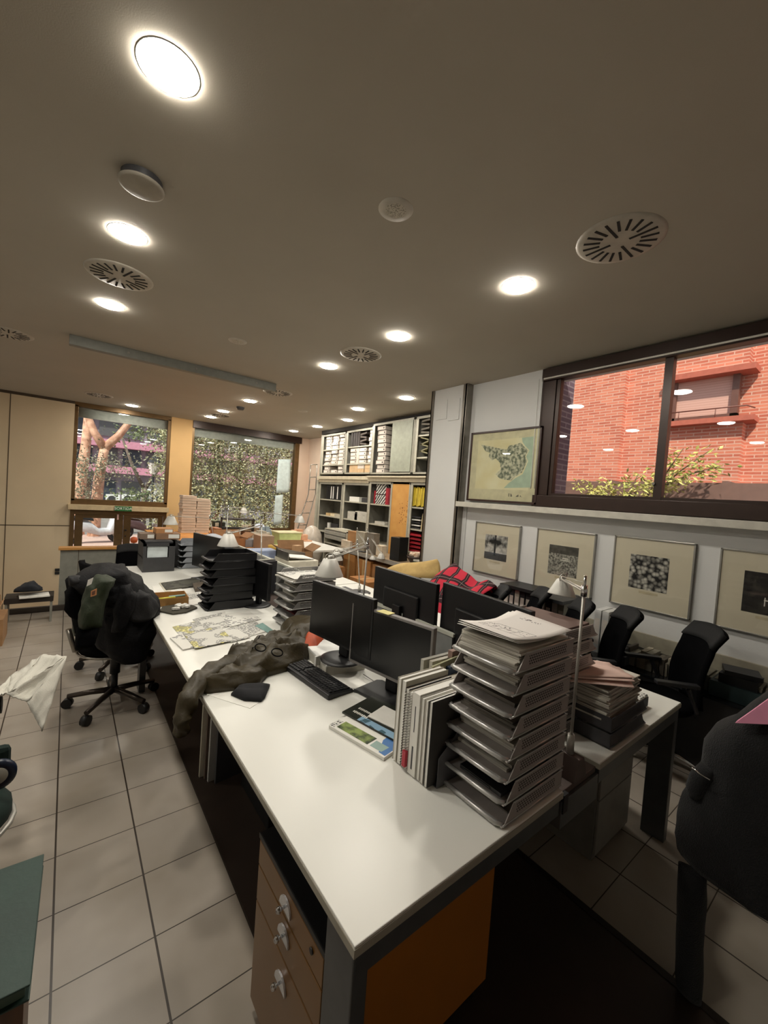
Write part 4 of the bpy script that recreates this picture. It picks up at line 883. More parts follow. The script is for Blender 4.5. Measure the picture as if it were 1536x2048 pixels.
UC = cabinet(4.50, 5.07, 6.26, 2.12, 3.06, (), 'upper grey cabinet with closed sliding door and one column of box files')
UD = cabinet(4.50, 4.05, 5.06, 2.12, 3.06, (2.385, 2.745), 'upper grey cabinet next to the pillar with leaning folders')
MB().box(-.032, -.022, -.56, -.02, .04, .90).build('sliding_door', mat('sage grey door', '9da090', .5), UC)
LA = cabinet(4.65, 7.42, 8.45, .05, 1.95, (.83, 1.19, 1.56), 'lower grey cabinet at the far end with black binders on its top shelf')
LB = cabinet(4.65, 6.28, 7.40, .05, 1.95, (.83, 1.19, 1.56), 'second lower grey cabinet with white boxes')
LC = cabinet(4.50, 5.555, 6.26, .05, 1.98, (.83, 1.19, 1.56), 'lower cabinet with red binders and zebra striped box')
LD = cabinet(4.50, 4.05, 5.085, .05, 1.98, (.83, 1.21, 1.57), 'lower cabinet beside the pillar with yellow folders and red trays')
od = thing('cork_panel', 'ochre pinboard door panel between the lower cabinets, with cork specks', 'panel', (4.50, 5.32, .05))
k = NT('ochre board'); vo = k.n('ShaderNodeTexVoronoi'); vo.inputs['Scale'].default_value = 26; k.L(k.obj(), vo.inputs[0]); X, Y, Z = k.sep()
spot = k.math('MULTIPLY', k.math('LESS_THAN', vo.outputs[0], .26), k.math('MULTIPLY', k.math('MULTIPLY', k.math('GREATER_THAN', Z, 1.22), k.math('LESS_THAN', Z, 1.62)), k.math('LESS_THAN', k.math('ABSOLUTE', k.math('ADD', Y, .10)), .12)))
k.L(k.mix(spot, k.mix(k.ramp(k.noise(5), .3, .7), s2l('c98f48'), s2l('d59f55')), s2l('7a4a22')), k.b.inputs['Base Color']); k.b.inputs['Roughness'].default_value = .7
MB().box(-.01, .02, -.23, .23, 0, 1.90).build('board', k.m, od); MB().box(-.02, .0, -.235, -.225, 0, 1.92).box(-.02, 0, .225, .235, 0, 1.92).build('edge_strip', M_cabl, od)
M_corn = mat('cream cornice', 'c9bea4', .5)
struct('trim_10', MB().box(4.58, 5.0, 6.27, 8.47, 2.02, 2.09).box(4.62, 5.0, 6.27, 8.47, 1.955, 2.02), M_corn, bevel=.003)
struct('trim_11', MB().box(4.42, 5.0, 3.95, 6.28, 2.055, 2.085).box(4.46, 5.0, 3.95, 6.28, 1.985, 2.055), M_corn, bevel=.003)
struct('trim_gap_shade', B(4.62, 5.1, 3.95, 8.47, 3.06, C), mat('painted shade above cabinets', '2b2723', .9))  # solid dark block standing in for the shade of the open gap
struct('trim_13', MB().box(4.60, 4.66, 8.46, 8.52, 0, 2.0).box(4.64, 5.1, 8.47, 8.50, 0, 3.05), M_cabl)
# box files (lever arch) lying flat, spine towards the room
M_file = mat('white box file', 'cfc4b8', .6, nz=.04); M_fileb = mat('file spine edge', '3a3530', .6)
BF = None
def boxfile(X, y, z, lb, grp, w_=.30, h=.075, hole=1):
    global BF
    if BF is None:
        BF = thing('box_file', lb, 'box file', (X, y, z), 0, grp)
        MB().box(0, .26, -.118, .122, .003, .072).build('body', M_file, BF, bevel=.002)
        MB().lathe([(.0005, .003), (.014, .003), (.015, 0)], (0, -.075, .037), 14, R=Matrix.Rotation(-pi/2, 3, 'Y')).build('finger_ring', M_fileb, BF)
        MB().box(-.0015, 0, -.045, .10, .018, .056).build('spine_label', mat('spine label', 'ded6cc', .7), BF)
        MB().box(0, .262, -.119, .123, 0, .004).build('edge_band', mat('file shadow line', '4d463f', .7), BF)  # dark band painted as the shadow line beneath each file
    else: copy_tree(BF, (X, y, z), label=lb, group=grp)
rr = random.Random(21)
def column(X, y, z0, n, where, grp):
    for i in range(n):
        pos = 'single' if n == 1 else 'bottom one' if i == 0 else 'top one' if i == n-1 else ORD[i]+' from bottom'
        boxfile(X+rr.uniform(0, .03), y+rr.uniform(-.012, .012), z0+i*.0785, 'white box file, %s, %s' % (pos, where), grp)
for cname, X, specs in (('far end upper cabinet', 4.65, [(8.20, 2.163, 3), (7.60, 2.163, 3), (7.90, 2.163, 1), (8.20, 2.36, 4), (7.89, 2.36, 4), (7.59, 2.36, 4), (8.20, 2.705, 4), (7.89, 2.705, 4), (7.59, 2.705, 4)]),
                        ('second upper cabinet', 4.65, [(7.12, 2.36, 4), (6.72, 2.36, 4), (6.47, 2.36, 4), (6.50, 2.715, 4)])):
    for y, z, n in specs:
        sh = 'bottom' if z < 2.3 else 'middle' if z < 2.6 else 'top'
        cl = {8.20: 'left', 7.60: 'right', 7.59: 'right', 7.90: 'middle', 7.89: 'middle', 7.12: 'left', 6.72: 'middle', 6.47: 'right', 6.50: 'right'}[y]
        if cname[0] == 's' and y == 6.72: y = 6.79
        if cname[0] == 's' and y in (6.47, 6.50): y = 6.48
        column(X, y, z, n, '%s column, %s shelf of the %s' % (cl, sh, cname), 'box files in the upper cabinets')
column(4.50, 5.98, 2.145, 8, 'lower column in the cabinet with the sliding door', 'box files beside the sliding door')
column(4.50, 6.01, 2.775, 4 if False else 3, 'upper column in the cabinet with the sliding door', 'box files beside the sliding door')
tag(MB().box(0, .25, -.04, .04, 0, .31).build('box_file', M_file, loc=(4.66, 6.965, 2.36)), 'white box file standing upright between columns in the second upper cabinet', 'box file')
# cartons and folders in the second upper cabinet
for i, (y, z, sx, sz, lb) in enumerate(((7.10, 2.165, .30, .17, 'left tan carton on bottom shelf of second upper cabinet'), (6.83, 2.165, .22, .085, 'lower middle tan carton on bottom shelf of second upper cabinet'), (6.83, 2.252, .22, .08, 'white labelled box on the middle cartons of second upper cabinet'), (6.52, 2.165, .34, .085, 'lower right tan carton, bottom shelf of second upper cabinet'), (6.52, 2.252, .34, .08, 'upper right tan carton, bottom shelf of second upper cabinet'))):
    tag(MB().box(0, .28, -sx/2, sx/2, 0, sz).build('carton', mat('tan carton', 'c8a880', .85) if i != 2 else M_file, loc=(4.66, y, z), bevel=.002), lb, 'box')
for i, y in enumerate((7.22, 7.13, 7.05, 6.97)): tag(MB().box(0, .25, -.035, .035, 0, .30-.01*(i % 2)).build('dark_binder', mat('dark brown binder', '2e2622', .6), loc=(4.66, y, 2.715)), 'dark brown binder, %s of four on top shelf of second upper cabinet' % ORD[i], 'binder', 'dark binders in the second upper cabinet')
for i in range(4): tag(MB().cb((.12, 0, .03), (.25, .22, .035), rx=.12*(-1)**i).build('folder_bundle', mat('dark bundle', '4a423c', .7), loc=(4.66, 6.80, 2.72+i*.068)), 'dark tied folder bundle, %s from bottom, top shelf of second upper cabinet' % ORD[i], 'folder', 'dark bundles in the second upper cabinet')
for i in range(5): tag(MB().cb((.12, 0, .03), (.25, .26, .018), rx=.25*(-1)**i).build('folder_bundle', mat('khaki folder', '8a8464', .7), loc=(4.52, 4.82, 2.44+i*.055)), 'khaki folder leaning in the middle compartment next to the pillar, %s from bottom' % ORD[i], 'folder', 'khaki folders next to the pillar')
for i in range(4): tag(MB().cb((.12, 0, .03), (.25, .24, .03), rx=.1*(-1)**i).build('folder_bundle', mat('grey brown bundle', '6b655a', .7), loc=(4.52, 4.83, 2.765+i*.066)), 'grey brown bundle in the top compartment next to the pillar, %s from bottom' % ORD[i], 'folder', 'bundles in the top compartment by the pillar')
# lower cabinet contents
for i, y in enumerate((8.12, 8.03, 7.94, 7.85, 7.76, 7.67, 7.58)):
    bb = thing('binder', 'black binder in the far lower cabinet top shelf, %s from left' % ORD[i], 'binder', (4.67, y, 1.574), 0, 'black binders in the far lower cabinet')
    MB().box(0, .25, -.038, .038, 0, .31).build('body', M_black, bb)
    if i in (2, 3, 5): MB().box(-.002, 0, -.02, .02, .02, .29).build('spine_label', M_paper, bb)
tag(MB().box(0, .2, -.18, .18, 0, .10).build('white_box', M_paper, loc=(4.67, 7.0, 1.574)), 'low white box alone on top shelf of second lower cabinet', 'box')
tag(MB().box(0, .2, -.15, .12, 0, .09).build('dark_box', M_dgrey, loc=(4.70, 6.65, 1.574)), 'dark box on top shelf of second lower cabinet', 'box')
for i, (y, sy, sz) in enumerate(((7.05, .20, .16), (6.72, .28, .13), (6.72, .26, .05))): tag(MB().box(0, .25, -sy, sy*.8, 0, sz).build('paper_stack', M_stack, loc=(4.67, y, 1.204 if i < 2 else 1.336)), ['left stack of white boxes on the middle shelf of second lower cabinet', 'right stack of white boxes on the middle shelf of second lower cabinet', 'thin white box on the right stack, second lower cabinet'][i], 'papers')
for i, (y, c_) in enumerate(((8.05, 'c7a878'), (7.85, 'd8c9a8'), (7.68, 'b9b1a0'))): tag(MB().cb((.1, 0, .03), (.2, .16, .06), rz=.2*i).build('small_model', mat('model %s' % c_, c_, .8), loc=(4.68, y, 1.204)), '%s small card model on the middle shelf of the far lower cabinet' % ['ochre', 'cream', 'greyish'][i], 'model')
tag(MB().cyl((0, 0, 0), (0, 0, .20), .045).build('white_tube', M_paper, loc=(4.74, 8.05, .844)), 'white cylinder on third shelf of the far lower cabinet', 'tube')
tag(MB().box(0, .2, -.14, .14, 0, .2).build('dark_box', M_dgrey, loc=(4.70, 7.75, .844)), 'dark box on third shelf of the far lower cabinet', 'box')
for i, y in enumerate((5.90-.0, )): pass
zb = print_mat('zebra stripes', '141414', 'd8d6d0', 8, 40, .30)
k = NT('zebra'); wv = k.n('ShaderNodeTexWave'); wv.wave_type = 'BANDS'; wv.bands_direction = 'DIAGONAL'; wv.inputs['Scale'].default_value = 9; wv.inputs['Distortion'].default_value = 3; k.L(k.obj(), wv.inputs[0])
k.L(k.mix(k.math('GREATER_THAN', wv.outputs[0], .5), s2l('d8d6d0'), s2l('151515')), k.b.inputs['Base Color'])
tag(MB().box(0, .22, -.13, .13, 0, .18).build('zebra_box', k.m, loc=(4.53, 5.92, 1.76), rz=.12), 'black and white striped box, upper one, beside red binders', 'box'); tag(MB().box(0, .22, -.15, .15, 0, .17).build('zebra_box', k.m, loc=(4.53, 5.93, 1.576)), 'black and white striped box, lower one, beside red binders', 'box')
M_red = mat('red binder', 'a62030', .5)
for i, y in enumerate((5.76, 5.72, 5.67, 6.11)): tag(MB().box(0, .24, -.02, .02, 0, .30 if i < 3 else .24).build('red_binder', M_red if i != 2 else mat('dark red binder', '7c1a2a', .5), loc=(4.53, y, 1.576)), ['red binder nearest the striped boxes', 'red binder in the middle of the three', 'dark red binder on the right', 'red binder left of the striped boxes'][i], 'binder', 'red binders')
M_yel = mat('yellow folder', 'd6bb3c', .6)
for i in range(9): tag(MB().cb((.13, 0, .165), (.25, .028, .32-.02*(i % 3)), rx=.04*((i % 3)-1)).build('yellow_folder', M_yel if i % 3 else mat('olive yellow folder', 'b8a030', .6), loc=(4.51, 5.03-i*.037, 1.586)), 'yellow folder standing on the top shelf beside the pillar, %s from left' % ORD[i], 'folder', 'yellow folders')
for i in range(5): tag(MB().box(0, .24, -.10, .10, 0, .02).build('flat_tray', M_paper if i % 2 else M_dgrey, loc=(4.53, 4.93, 1.225+i*.045)), '%s letter tray, %s from bottom, in the shelf below the yellow folders' % (('white' if i % 2 else 'dark'), ORD[i]), 'letter tray', 'trays below the yellow folders')
for i, y in enumerate((4.79, 4.75, 4.71)): tag(MB().cb((.12, 0, .13), (.22, .02, .26), rx=.08).build('cream_folder', mat('cream folder', 'd0bd90', .7), loc=(4.53, y, 1.225)), 'cream folder in the shelf below the yellow folders, %s from left' % ORD[i], 'folder', 'cream folders below the yellow ones')
for i in range(5): tag(MB().box(0, .25, -.17, .15, 0, .012).box(0, .25, -.17, -.165, 0, .05).box(0, .25, .145, .15, 0, .05).box(.02, .22, -.13, .12, .012, .03).build('red_letter_tray', mat('red tray', 'a3202e', .4), loc=(4.52-.01*i, 4.88, .85+i*.065)), 'red letter tray in lower cabinet by the pillar, %s from bottom' % ORD[i], 'letter tray', 'red letter trays')
tag(MB().box(0, .2, -.2, .1, 0, .05).build('paper_stack', M_stack, loc=(4.53, 5.95, 1.204)), 'low paper stack in the shelf under the striped boxes', 'papers')
# counter in front of the cabinets
ct = thing('worktop_table', 'long wooden edged worktop in front of the cabinets, cartons beneath', 'table', (4.22, 5.2, 0)); 
MB().box(-.24, .24, -1.2, 1.2, .70, .73).build('tabletop', wood_mat('worktop veneer', '8f7c64', 'a48f74', axis=1), ct); MB().box(-.25, -.24, -1.2, 1.2, .67, .735).build('edge_strip', M_alu, ct)
for y in (-1.1, 1.1):
    for x in (-.2, .2): MB().box(x-.02, x+.02, y-.02, y+.02, 0, .70).build('leg', M_alu, ct)
dc = thing('drawer_cabinet', 'pale grey metal cabinet with open drawers standing before the shelves', 'cabinet', (4.18, 6.85, 0))
MB().box(-.0, .36, -.42, .42, 0, .02).box(-.0, .36, -.42, -.40, 0, 1.0).box(0, .36, .40, .42, 0, 1.0).box(0, .36, -.42, .42, .98, 1.0).box(.34, .36, -.42, .42, 0, 1).build('carcass', M_cabl, dc)
for z in (.3, .52, .70): MB().box(.0, .35, -.40, .40, z, z+.015).build('shelf', M_cabl, dc)
for z in (.80, .89): MB().box(-.012, .3, -.39, .39, z, z+.075).build('drawer', mat('drawer grey', '96948a', .5), dc, bevel=.002)
tag(MB().box(0, .2, -.15, .15, 0, .02).build('document', M_cream, loc=(4.25, 6.85, 1.001)), 'cream papers on top of the pale grey metal cabinet', 'papers')
tag(MB().box(0, .2, 0, .2, 0, .36).prism([(0, 0), (.2, 0), (.2, .02), (0, .02)], .36, .37).build('speaker_box', M_black, loc=(4.04, 4.72, .735), rz=.1, bevel=.012), 'black upright speaker on the worktop edge', 'speaker')
bw = thing('dark_bowl', 'dark wooden bowl with crumpled papers on the worktop', 'bowl', (4.12, 4.42, .735)); MB().lathe([(.0005, 0), (.06, .002), (.12, .08), (.14, .13), (.132, .13), (.11, .08), (.05, .012), (.0005, .01)], n=28).build('bowl', mat('dark brown bowl', '32231c', .4), bw)
cp = MB(); rr = random.Random(4)
for i in range(9): cp.cb((rr.uniform(-.07, .07), rr.uniform(-.07, .07), .12+rr.uniform(0, .05)), (.08, .06, .03), rz=rr.random()*3, rx=rr.uniform(-.5, .5))
tag(cp.build('crumpled_papers', [mat('peach paper', 'd8bfa8', .8)], loc=(4.12, 4.42, .735)), 'crumpled pale papers filling the dark bowl', 'papers')
for i, c_ in enumerate(('4c6a50', 'd0cdc2', '38503e', 'c8c4b8')): tag(MB().cb((0, 0, .012), (.22, .30, .024), rz=.1*i-.1).build('booklet', mat('booklet '+c_, c_, .7), loc=(4.14, 4.22, .735+i*.0245)), '%s booklet, %s from bottom, in the pile at the pillar end of the worktop' % (('green', 'white', 'dark green', 'pale')[i], ORD[i]), 'booklet', 'booklets at the pillar end')
tag(MB().box(0, .2, -.10, .12, 0, .03).build('blue_book', mat('blue book', '2c4f72', .6), loc=(4.14, 4.25, .835)), 'blue book on top of the booklet pile by the red trays', 'book')
for i, (x, y, sx, sy, sz, c_, lb) in enumerate(((4.10, 6.10, .2, .34, .30, 'a07448', 'brown carton standing on the worktop'), (4.05, 5.80, .12, .26, .33, 'a39a88', 'grey beige panel model on the worktop'), (4.05, 5.50, .12, .20, .34, '7c7468', 'dark grey panel model on the worktop'), (4.05, 6.25, .2, .3, .12, 'cbbba6', 'pale card model base on the worktop'), (4.08, 5.28, .1, .16, .16, 'd8c8b0', 'cream card model beside the black speaker'))):
    tag(MB().box(0, sx, -sy/2, sy/2, 0, sz).cb((sx/2, 0, sz+.005), (sx*1.04, sy*1.04, .008)).build('card_model', mat('model '+c_, c_, .8), loc=(x, y, .735)), lb, 'model')
# cartons under and in front of the counter
for i, (x, y, sx, sy, z, sz, c_, lb) in enumerate(((3.98, 5.55, .3, .40, 0, .62, 'a8743e', 'tall brown carton under the worktop, middle'), (3.98, 5.10, .3, .38, 0, .60, '9c7044', 'brown carton under the worktop, right'), (3.98, 6.00, .3, .36, 0, .66, 'b07a40', 'ochre carton under the worktop, left'), (3.62, 5.15, .30, .50, 0, .40, 'a87240', 'low brown carton in front of the worktop'), (3.5, 5.9, .25, .3, 0, .48, '9a6a3c', 'brown carton standing before the worktop, far'), (4.0, 4.65, .25, .3, 0, .55, 'b5b0a4', 'pale box under the worktop beside the pillar'))):
    cx = thing('carton', lb, 'box', (x, y, z)); MB().box(0, sx, -sy/2, sy/2, 0, sz).build('carton_body', mat('carton '+c_, c_, .85), cx, bevel=.003); MB().box(-.002, sx+.002, -.025, .025, 0.0, sz+.002).build('packing_tape', mat('tape', 'c0a070', .4), cx)
# folding ladder
ld = thing('step_ladder', 'metal ladder leaning against the far end of the cabinets', 'ladder', (0, 0, 0))
L_ = [(621.5, 929.6), (619, 962), (616.7, 988.6), (603.4, 1029.6), (585, 1085)]; R_ = [(637, 929.6), (634.5, 964.5), (632, 988.6), (619, 1029.6), (601, 1085)]
YL = [8.55, 8.55, 8.55, 8.45, 8.3]
lp = [aty(*p, y-.0) for p, y in zip(L_, YL)]; rp = [aty(*p, y) for p, y in zip(R_, YL)]
lp[-1] = Vector((lp[-2].x+(lp[-1]-lp[-2]).x*1.6, 8.2, 0)); rp[-1] = Vector((rp[-2].x+(rp[-1]-rp[-2]).x*1.6, 8.2, 0))
for p in lp+rp: p.x = min(p.x, 4.6)
MB().tube(lp, .012).build('rail', M_steel, ld); MB().tube(rp, .012).build('rail', M_steel, ld)
def along(P, s_):
    Ls = [(P[i+1]-P[i]).length for i in range(len(P)-1)]; T_ = sum(Ls)*s_
    for i, l in enumerate(Ls):
        if T_ <= l or i == len(Ls)-1: return P[i].lerp(P[i+1], T_/l)
        T_ -= l
for i in range(8): MB().tube([along(lp, i/8.5), along(rp, i/8.5)], .009).build('rung', M_steel, ld)

# ================================================================= pictures on the right wall
def picture(y0, y1, z0, z1, art, label, frm, mat_w, win=None, X=3.822, cap=True, name='framed_photograph'):
    t = thing(name, label, 'picture', (X, (y0+y1)/2, (z0+z1)/2)); a = (y1-y0)/2; h = (z1-z0)/2; f = .012 if cap else .022
    MB().box(-.004, .026, -a, -a+f, -h, h).box(-.004, .026, a-f, a, -h, h).box(-.004, .026, -a, a, h-f, h).box(-.004, .026, -a, a, -h, -h+f).build('frame', frm, t, bevel=.002)
    MB().box(.006, .02, -a+f, a-f, -h+f, h-f).build('mount_board', mat_w, t)
    wy0, wy1, wz0, wz1 = win
    MB().box(.0045, .006, wy0, wy1, wz0, wz1).build('print', art, t)
    if cap: MB().box(.0045, .006, -.07, .07, wz0-.035, wz0-.015).build('caption_strip', mat('caption card', 'cfc4a4', .8), t)
    MB().box(.001, .003, -a+f, a-f, -h+f, h-f).build('front_glass', glass_mat('picture glass', (1, 1, 1), .5) if 'pg' not in MATS else MATS['pg'], t)
    return t
MATS['pg'] = glass_mat('picture glass', (1, 1, 1), .5)
M_mount = mat('cream mount board', 'ddd5bd', .8, nz=.01); M_silverf = mat('silver picture frame', 'a3a19a', .3, .7)
def art(kind):
    k = NT('photo '+kind); X, Y, Z = k.sep()
    if kind == 'stones':
        vo = k.n('ShaderNodeTexVoronoi'); vo.inputs['Scale'].default_value = 30; k.L(k.obj(), vo.inputs[0]); f = k.math('MULTIPLY', k.math('SUBTRACT', 1.25, k.math('MULTIPLY', vo.outputs[0], 1.8)), k.ramp(k.noise(12, 3), .2, .55)); c_ = k.mix(f, s2l('15130f'), s2l('e0ddd0'))
    elif kind == 'tree':
        n_ = k.noise(16, 5); crown = k.ramp(k.math('ADD', k.math('MULTIPLY', n_, 1.2), k.math('MULTIPLY', k.math('ABSOLUTE', k.math('SUBTRACT', Z, .08)), 4)), .6, 1.0)
        g = k.math('GREATER_THAN', Z, -.04); c1 = k.mix(crown, s2l('1a1a16'), s2l('cfcdc4')); c_ = k.mix(g, k.mix(k.noise(60), s2l('12110f'), s2l('5a584f')), c1)
        tr = k.math('MULTIPLY', k.math('LESS_THAN', k.math('ABSOLUTE', k.math('SUBTRACT', Y, .01)), .012), k.math('GREATER_THAN', Z, -.07)); c_ = k.mix(tr, c_, s2l('0c0c0a'))
    elif kind == 'bench':
        f = k.ramp(k.noise(55, 4), .35, .65); c1 = k.mix(f, s2l('3a3832'), s2l('b9b6a8')); c_ = k.mix(k.math('GREATER_THAN', Z, .07), c1, k.mix(k.noise(20), s2l('0e0e0c'), s2l('6b685c')))
        def bx(y, a, z, b_): return k.math('MULTIPLY', k.math('LESS_THAN', k.math('ABSOLUTE', k.math('SUBTRACT', Y, y)), a), k.math('LESS_THAN', k.math('ABSOLUTE', k.math('SUBTRACT', Z, z)), b_))
        c_ = k.mix(k.math('MAXIMUM', bx(-.02, .03, .03, .005), bx(-.02, .035, .012, .004)), c_, s2l('e0ded2'))
    else:
        f = k.ramp(k.noise(18, 5), .45, .8); c_ = k.mix(f, s2l('16130f'), s2l('4a453c'))
        def bx(y, a, z, b_): return k.math('MULTIPLY', k.math('LESS_THAN', k.math('ABSOLUTE', k.math('SUBTRACT', Y, y)), a), k.math('LESS_THAN', k.math('ABSOLUTE', k.math('SUBTRACT', Z, z)), b_))
        m_ = k.math('MAXIMUM', bx(0, .035, -.04, .004), k.math('MAXIMUM', bx(-.03, .003, -.06, .02), bx(.03, .003, -.05, .03))); c_ = k.mix(m_, c_, s2l('e8e6dc'))
    k.L(c_, k.b.inputs['Base Color']); k.b.inputs['Roughness'].default_value = .5; return k.m
picture(2.505, 3.11, .91, 1.495, art('tree'), 'framed black and white photo of a tree, first from the pillar', M_silverf, M_mount, (-.15, .15, -.12, .16))
picture(1.72, 2.31, .90, 1.50, art('bench'), 'framed black and white photo of a white bench on leafy ground', M_silverf, M_mount, (-.145, .15, -.14, .15))
picture(.97, 1.56, .915, 1.512, art('stones'), 'framed black and white photo of pale rounded stones', M_silverf, M_mount, (-.13, .155, -.13, .155))
picture(.23, .82, .92, 1.505, art('night'), 'framed dark photo with white chairs, nearest on the right wall', M_silverf, M_mount, (-.15, .15, -.14, .15))
k = NT('relief map'); k.L(k.mix(k.ramp(k.noise(6, 5), .3, .7), s2l('d3cb9c'), s2l('dcd8b4')), k.b.inputs['Base Color']); k.b.inputs['Roughness'].default_value = .6
mp_ = picture(2.34, 3.265, 1.735, 2.545, k.m, 'large framed relief map on the ledge beside the window', mat('dark mahogany frame', '35201a', .35), mat('pale map paper', 'cdc8a4', .7), (-.36, .35, -.26, .30), X=3.80, cap=False, name='framed_map')
def mpoly(pts, x0, name, m):
    q = [atx(880+x*.4271, 640+y*.4271, 3.81) for x, y in pts]; c0_ = mp_.location
    MB().ext([(p.y-c0_.y, p.z-c0_.z) for p in q], 'X', x0, .0055).build(name, m, mp_)
k = NT('relief shading'); k.L(k.mix(k.ramp(k.noise(30, 9), .40, .6), s2l('5f6954'), s2l('c4c4a8')), k.b.inputs['Base Color']); k.b.inputs['Roughness'].default_value = .6
mpoly([(385, 552), (440, 545), (425, 785), (300, 787), (322, 765), (352, 742), (388, 722), (400, 695), (414, 662), (404, 640), (420, 610), (400, 590), (388, 572)], .0040, 'sea_area', mat('map sea', 'abbfa6', .6))
mpoly([(195, 585), (215, 615), (235, 622), (230, 640), (245, 657), (262, 648), (282, 668), (286, 700), (262, 722), (280, 742), (305, 748), (335, 752), (352, 735), (385, 715), (397, 690), (410, 660), (400, 640), (416, 610), (395, 592), (380, 575), (350, 585), (325, 588), (315, 608), (285, 603), (250, 595), (225, 590)], .0036, 'land_relief', k.m)
MB().box(.004, .0055, -.33, -.12, -.335, -.30).build('handwriting', print_mat('handwriting', '55524a', 'cdc8a4', 40, 90, .5, axis=1), mp_)

# ================================================================= low cabinet with files under the pictures
lc = thing('low_cabinet', 'long low dark cabinet with glossy top running below the framed photos', 'cabinet', (3.66, 0, 0))
MB().box(-.19, .16, -2.4, 3.3, .0, .50).build('carcass', mat('dark low cabinet', '2c2b2c', .5), lc); MB().box(-.21, .16, -2.4, 3.3, .50, .515).build('glass_top', mat('dark glass top', '23262a', .12), lc)
def filerow(y, n, h, d, cols, base, lb, x=3.60):
    for i in range(n):
        c_ = cols[i % len(cols)]
        t = thing('magazine_file', lb % (ORD[i] if n > 1 else 'single'), 'file', (x, y-i*.062, .516), 0, base); MB().box(-.02, d, -.026, .026, 0, h).build('body', mat('file '+c_, c_, .6), t)
        MB().box(-.021, -.02, -.02, .02, h*.2, h*.8).build('spine_label', mat('spine label', 'ded6cc', .7), t)
filerow(1.33+.21, 2, .36, .20, ['d2d2d0', 'cfcfcb'], 'tall white files behind the chairs', 'tall white file box under the stones photo, %s from left')
filerow(2.05, 4, .33, .2, ['b8b4a4', '1d1d20', 'd0cdc2', '9c9a8c'], 'mixed files behind the chairs', 'upright file under the bench photo, %s from left')
filerow(2.45, 5, .36, .2, ['a09c8c', '20242c', 'b8b4a4', '15151a', '15151a'], 'files nearest the pillar', 'upright file between tree and bench photos, %s from left')
tag(MB().box(-.12, .18, -.18, .18, 0, .03).build('portfolio', M_black, loc=(3.62, 2.30, .885)), 'black portfolio lying flat on the upright files', 'portfolio')
tag(MB().box(-.12, .18, -.14, .14, 0, .03).build('portfolio', M_dgrey, loc=(3.62, 1.95, .855)), 'dark grey portfolio lying on the files under the bench photo', 'portfolio')
rr = random.Random(31)
cols = ['a89f8c', '7a7264', '8f8a7c', 'b8b09a', '5b544a', '9a9586', '4a453e']
y = 1.30; i = 0
while y > -1.2:
    if .52 < y < .66: y -= .14; continue
    w_ = rr.uniform(.022, .055); hh = rr.uniform(.09, .14); c_ = rr.choice(cols)
    tag(MB().box(0, rr.uniform(.16, .22), -w_/2, w_/2, 0, hh).build('catalogue', mat('catalogue '+c_, c_, .7), loc=(3.55, y, .516), bevel=.001), 'catalogue in the low row on the low cabinet, number %d from the left' % (i+1), 'book', 'catalogues on the low cabinet')
    i += 1; y -= w_+.004
    if i == 60: break
tag(MB().box(0, .22, -.14, .14, 0, .10).build('dark_box', mat('dark teal box', '24383a', .6), loc=(3.50, .60, .517)), 'dark teal box on the low cabinet right of the chairs', 'box')
tag(MB().box(0, .18, -.10, .10, 0, .06).cb((.09, 0, .075), (.16, .19, .03), rz=.3).build('black_case', M_black, loc=(3.52, .60, .618)), 'black case lying on the dark teal box', 'case')
tag(MB().box(0, .12, -.10, .10, 0, .07).box(0.01, .11, -.09, .09, .07, .13).build('grey_box', mat('slate box', '55585c', .6), loc=(3.47, 1.36, .517)), 'small slate grey box beside the tall white files', 'box')

# ================================================================= chairs on the right
def task_chair(loc, f_ang, label, seat_z=.47, top=1.0, name='office_chair'):
    """faces local +Y"""
    t = thing(name, label, 'chair', loc, f_ang, 'black office chairs with arms on the right')
    MB().loft([[(x*.25*s_, y*.24*s_+.02, z) for x, y in [(cos(a)*(1 if abs(cos(a)) < .8 else 1), sin(a)) for a in [2*pi*i/24 for i in range(24)]]] for s_, z in ((.6, seat_z-.045), (.95, seat_z-.04), (1.04, seat_z-.015), (1.02, seat_z+.01), (.9, seat_z+.025), (.3, seat_z+.02))]).build('seat', M_fabric, t)
    def back(u, v):
        z = seat_z+.02+(top-seat_z-.02)*v; wd = .215-.03*v; c_ = -.22-.07*v+(.03*max(0, v-.8)/.2*-1 if v > .8 else .0)+.03*sin(pi*min(1, v/.75)); x = (u*2-1)*wd
        return (x, c_+.05*(u*2-1)**2-(.035 if v > .82 else 0)*(v-.82)/.18, z+.02*sin(pi*u)*v)
    MB().grid(back, 10, 14).build('backrest', M_fabric, t, solid=.035, fixn=False)
    MB().grid(lambda u, v: (back(u, .80+.2*v)[0]*1.01, back(u, .8+.2*v)[1]+.012, back(u, .8+.2*v)[2]+.005), 8, 4).build('headrest', mat('black leather', '0c0c0e', .8), t, solid=.03, fixn=False)
    for s_ in (-1, 1):
        MB().tube([(s_*.20, -.16, seat_z-.02), (s_*.27, -.12, seat_z+.03), (s_*.275, -.05, seat_z+.18)], .016).cb((s_*.275, .02, seat_z+.20), (.055, .27, .025)).build('armrest', mat('arm plastic', '1b1b1e', .4), t, bevel=.006)
    MB().cyl((0, 0, .10), (0, 0, seat_z-.04), .03).build('gas_column', M_black, t)
    for i in range(5):
        a = 2*pi*i/5+.3; p = (cos(a)*.27, sin(a)*.27, .075)
        q = MB().tube([(0, 0, .12), (cos(a)*.15, sin(a)*.15, .105), p], [.022, .018, .014]).build('base_leg', M_chrome if True else M_black, t)
        MB().cyl((p[0]-.018*sin(a), p[1]+.018*cos(a), .03), (p[0]+.018*sin(a), p[1]-.018*cos(a), .03), .028).build('caster', M_black, t)
    return t
fa = math.atan2(.77, .64)  # heading of the chair front
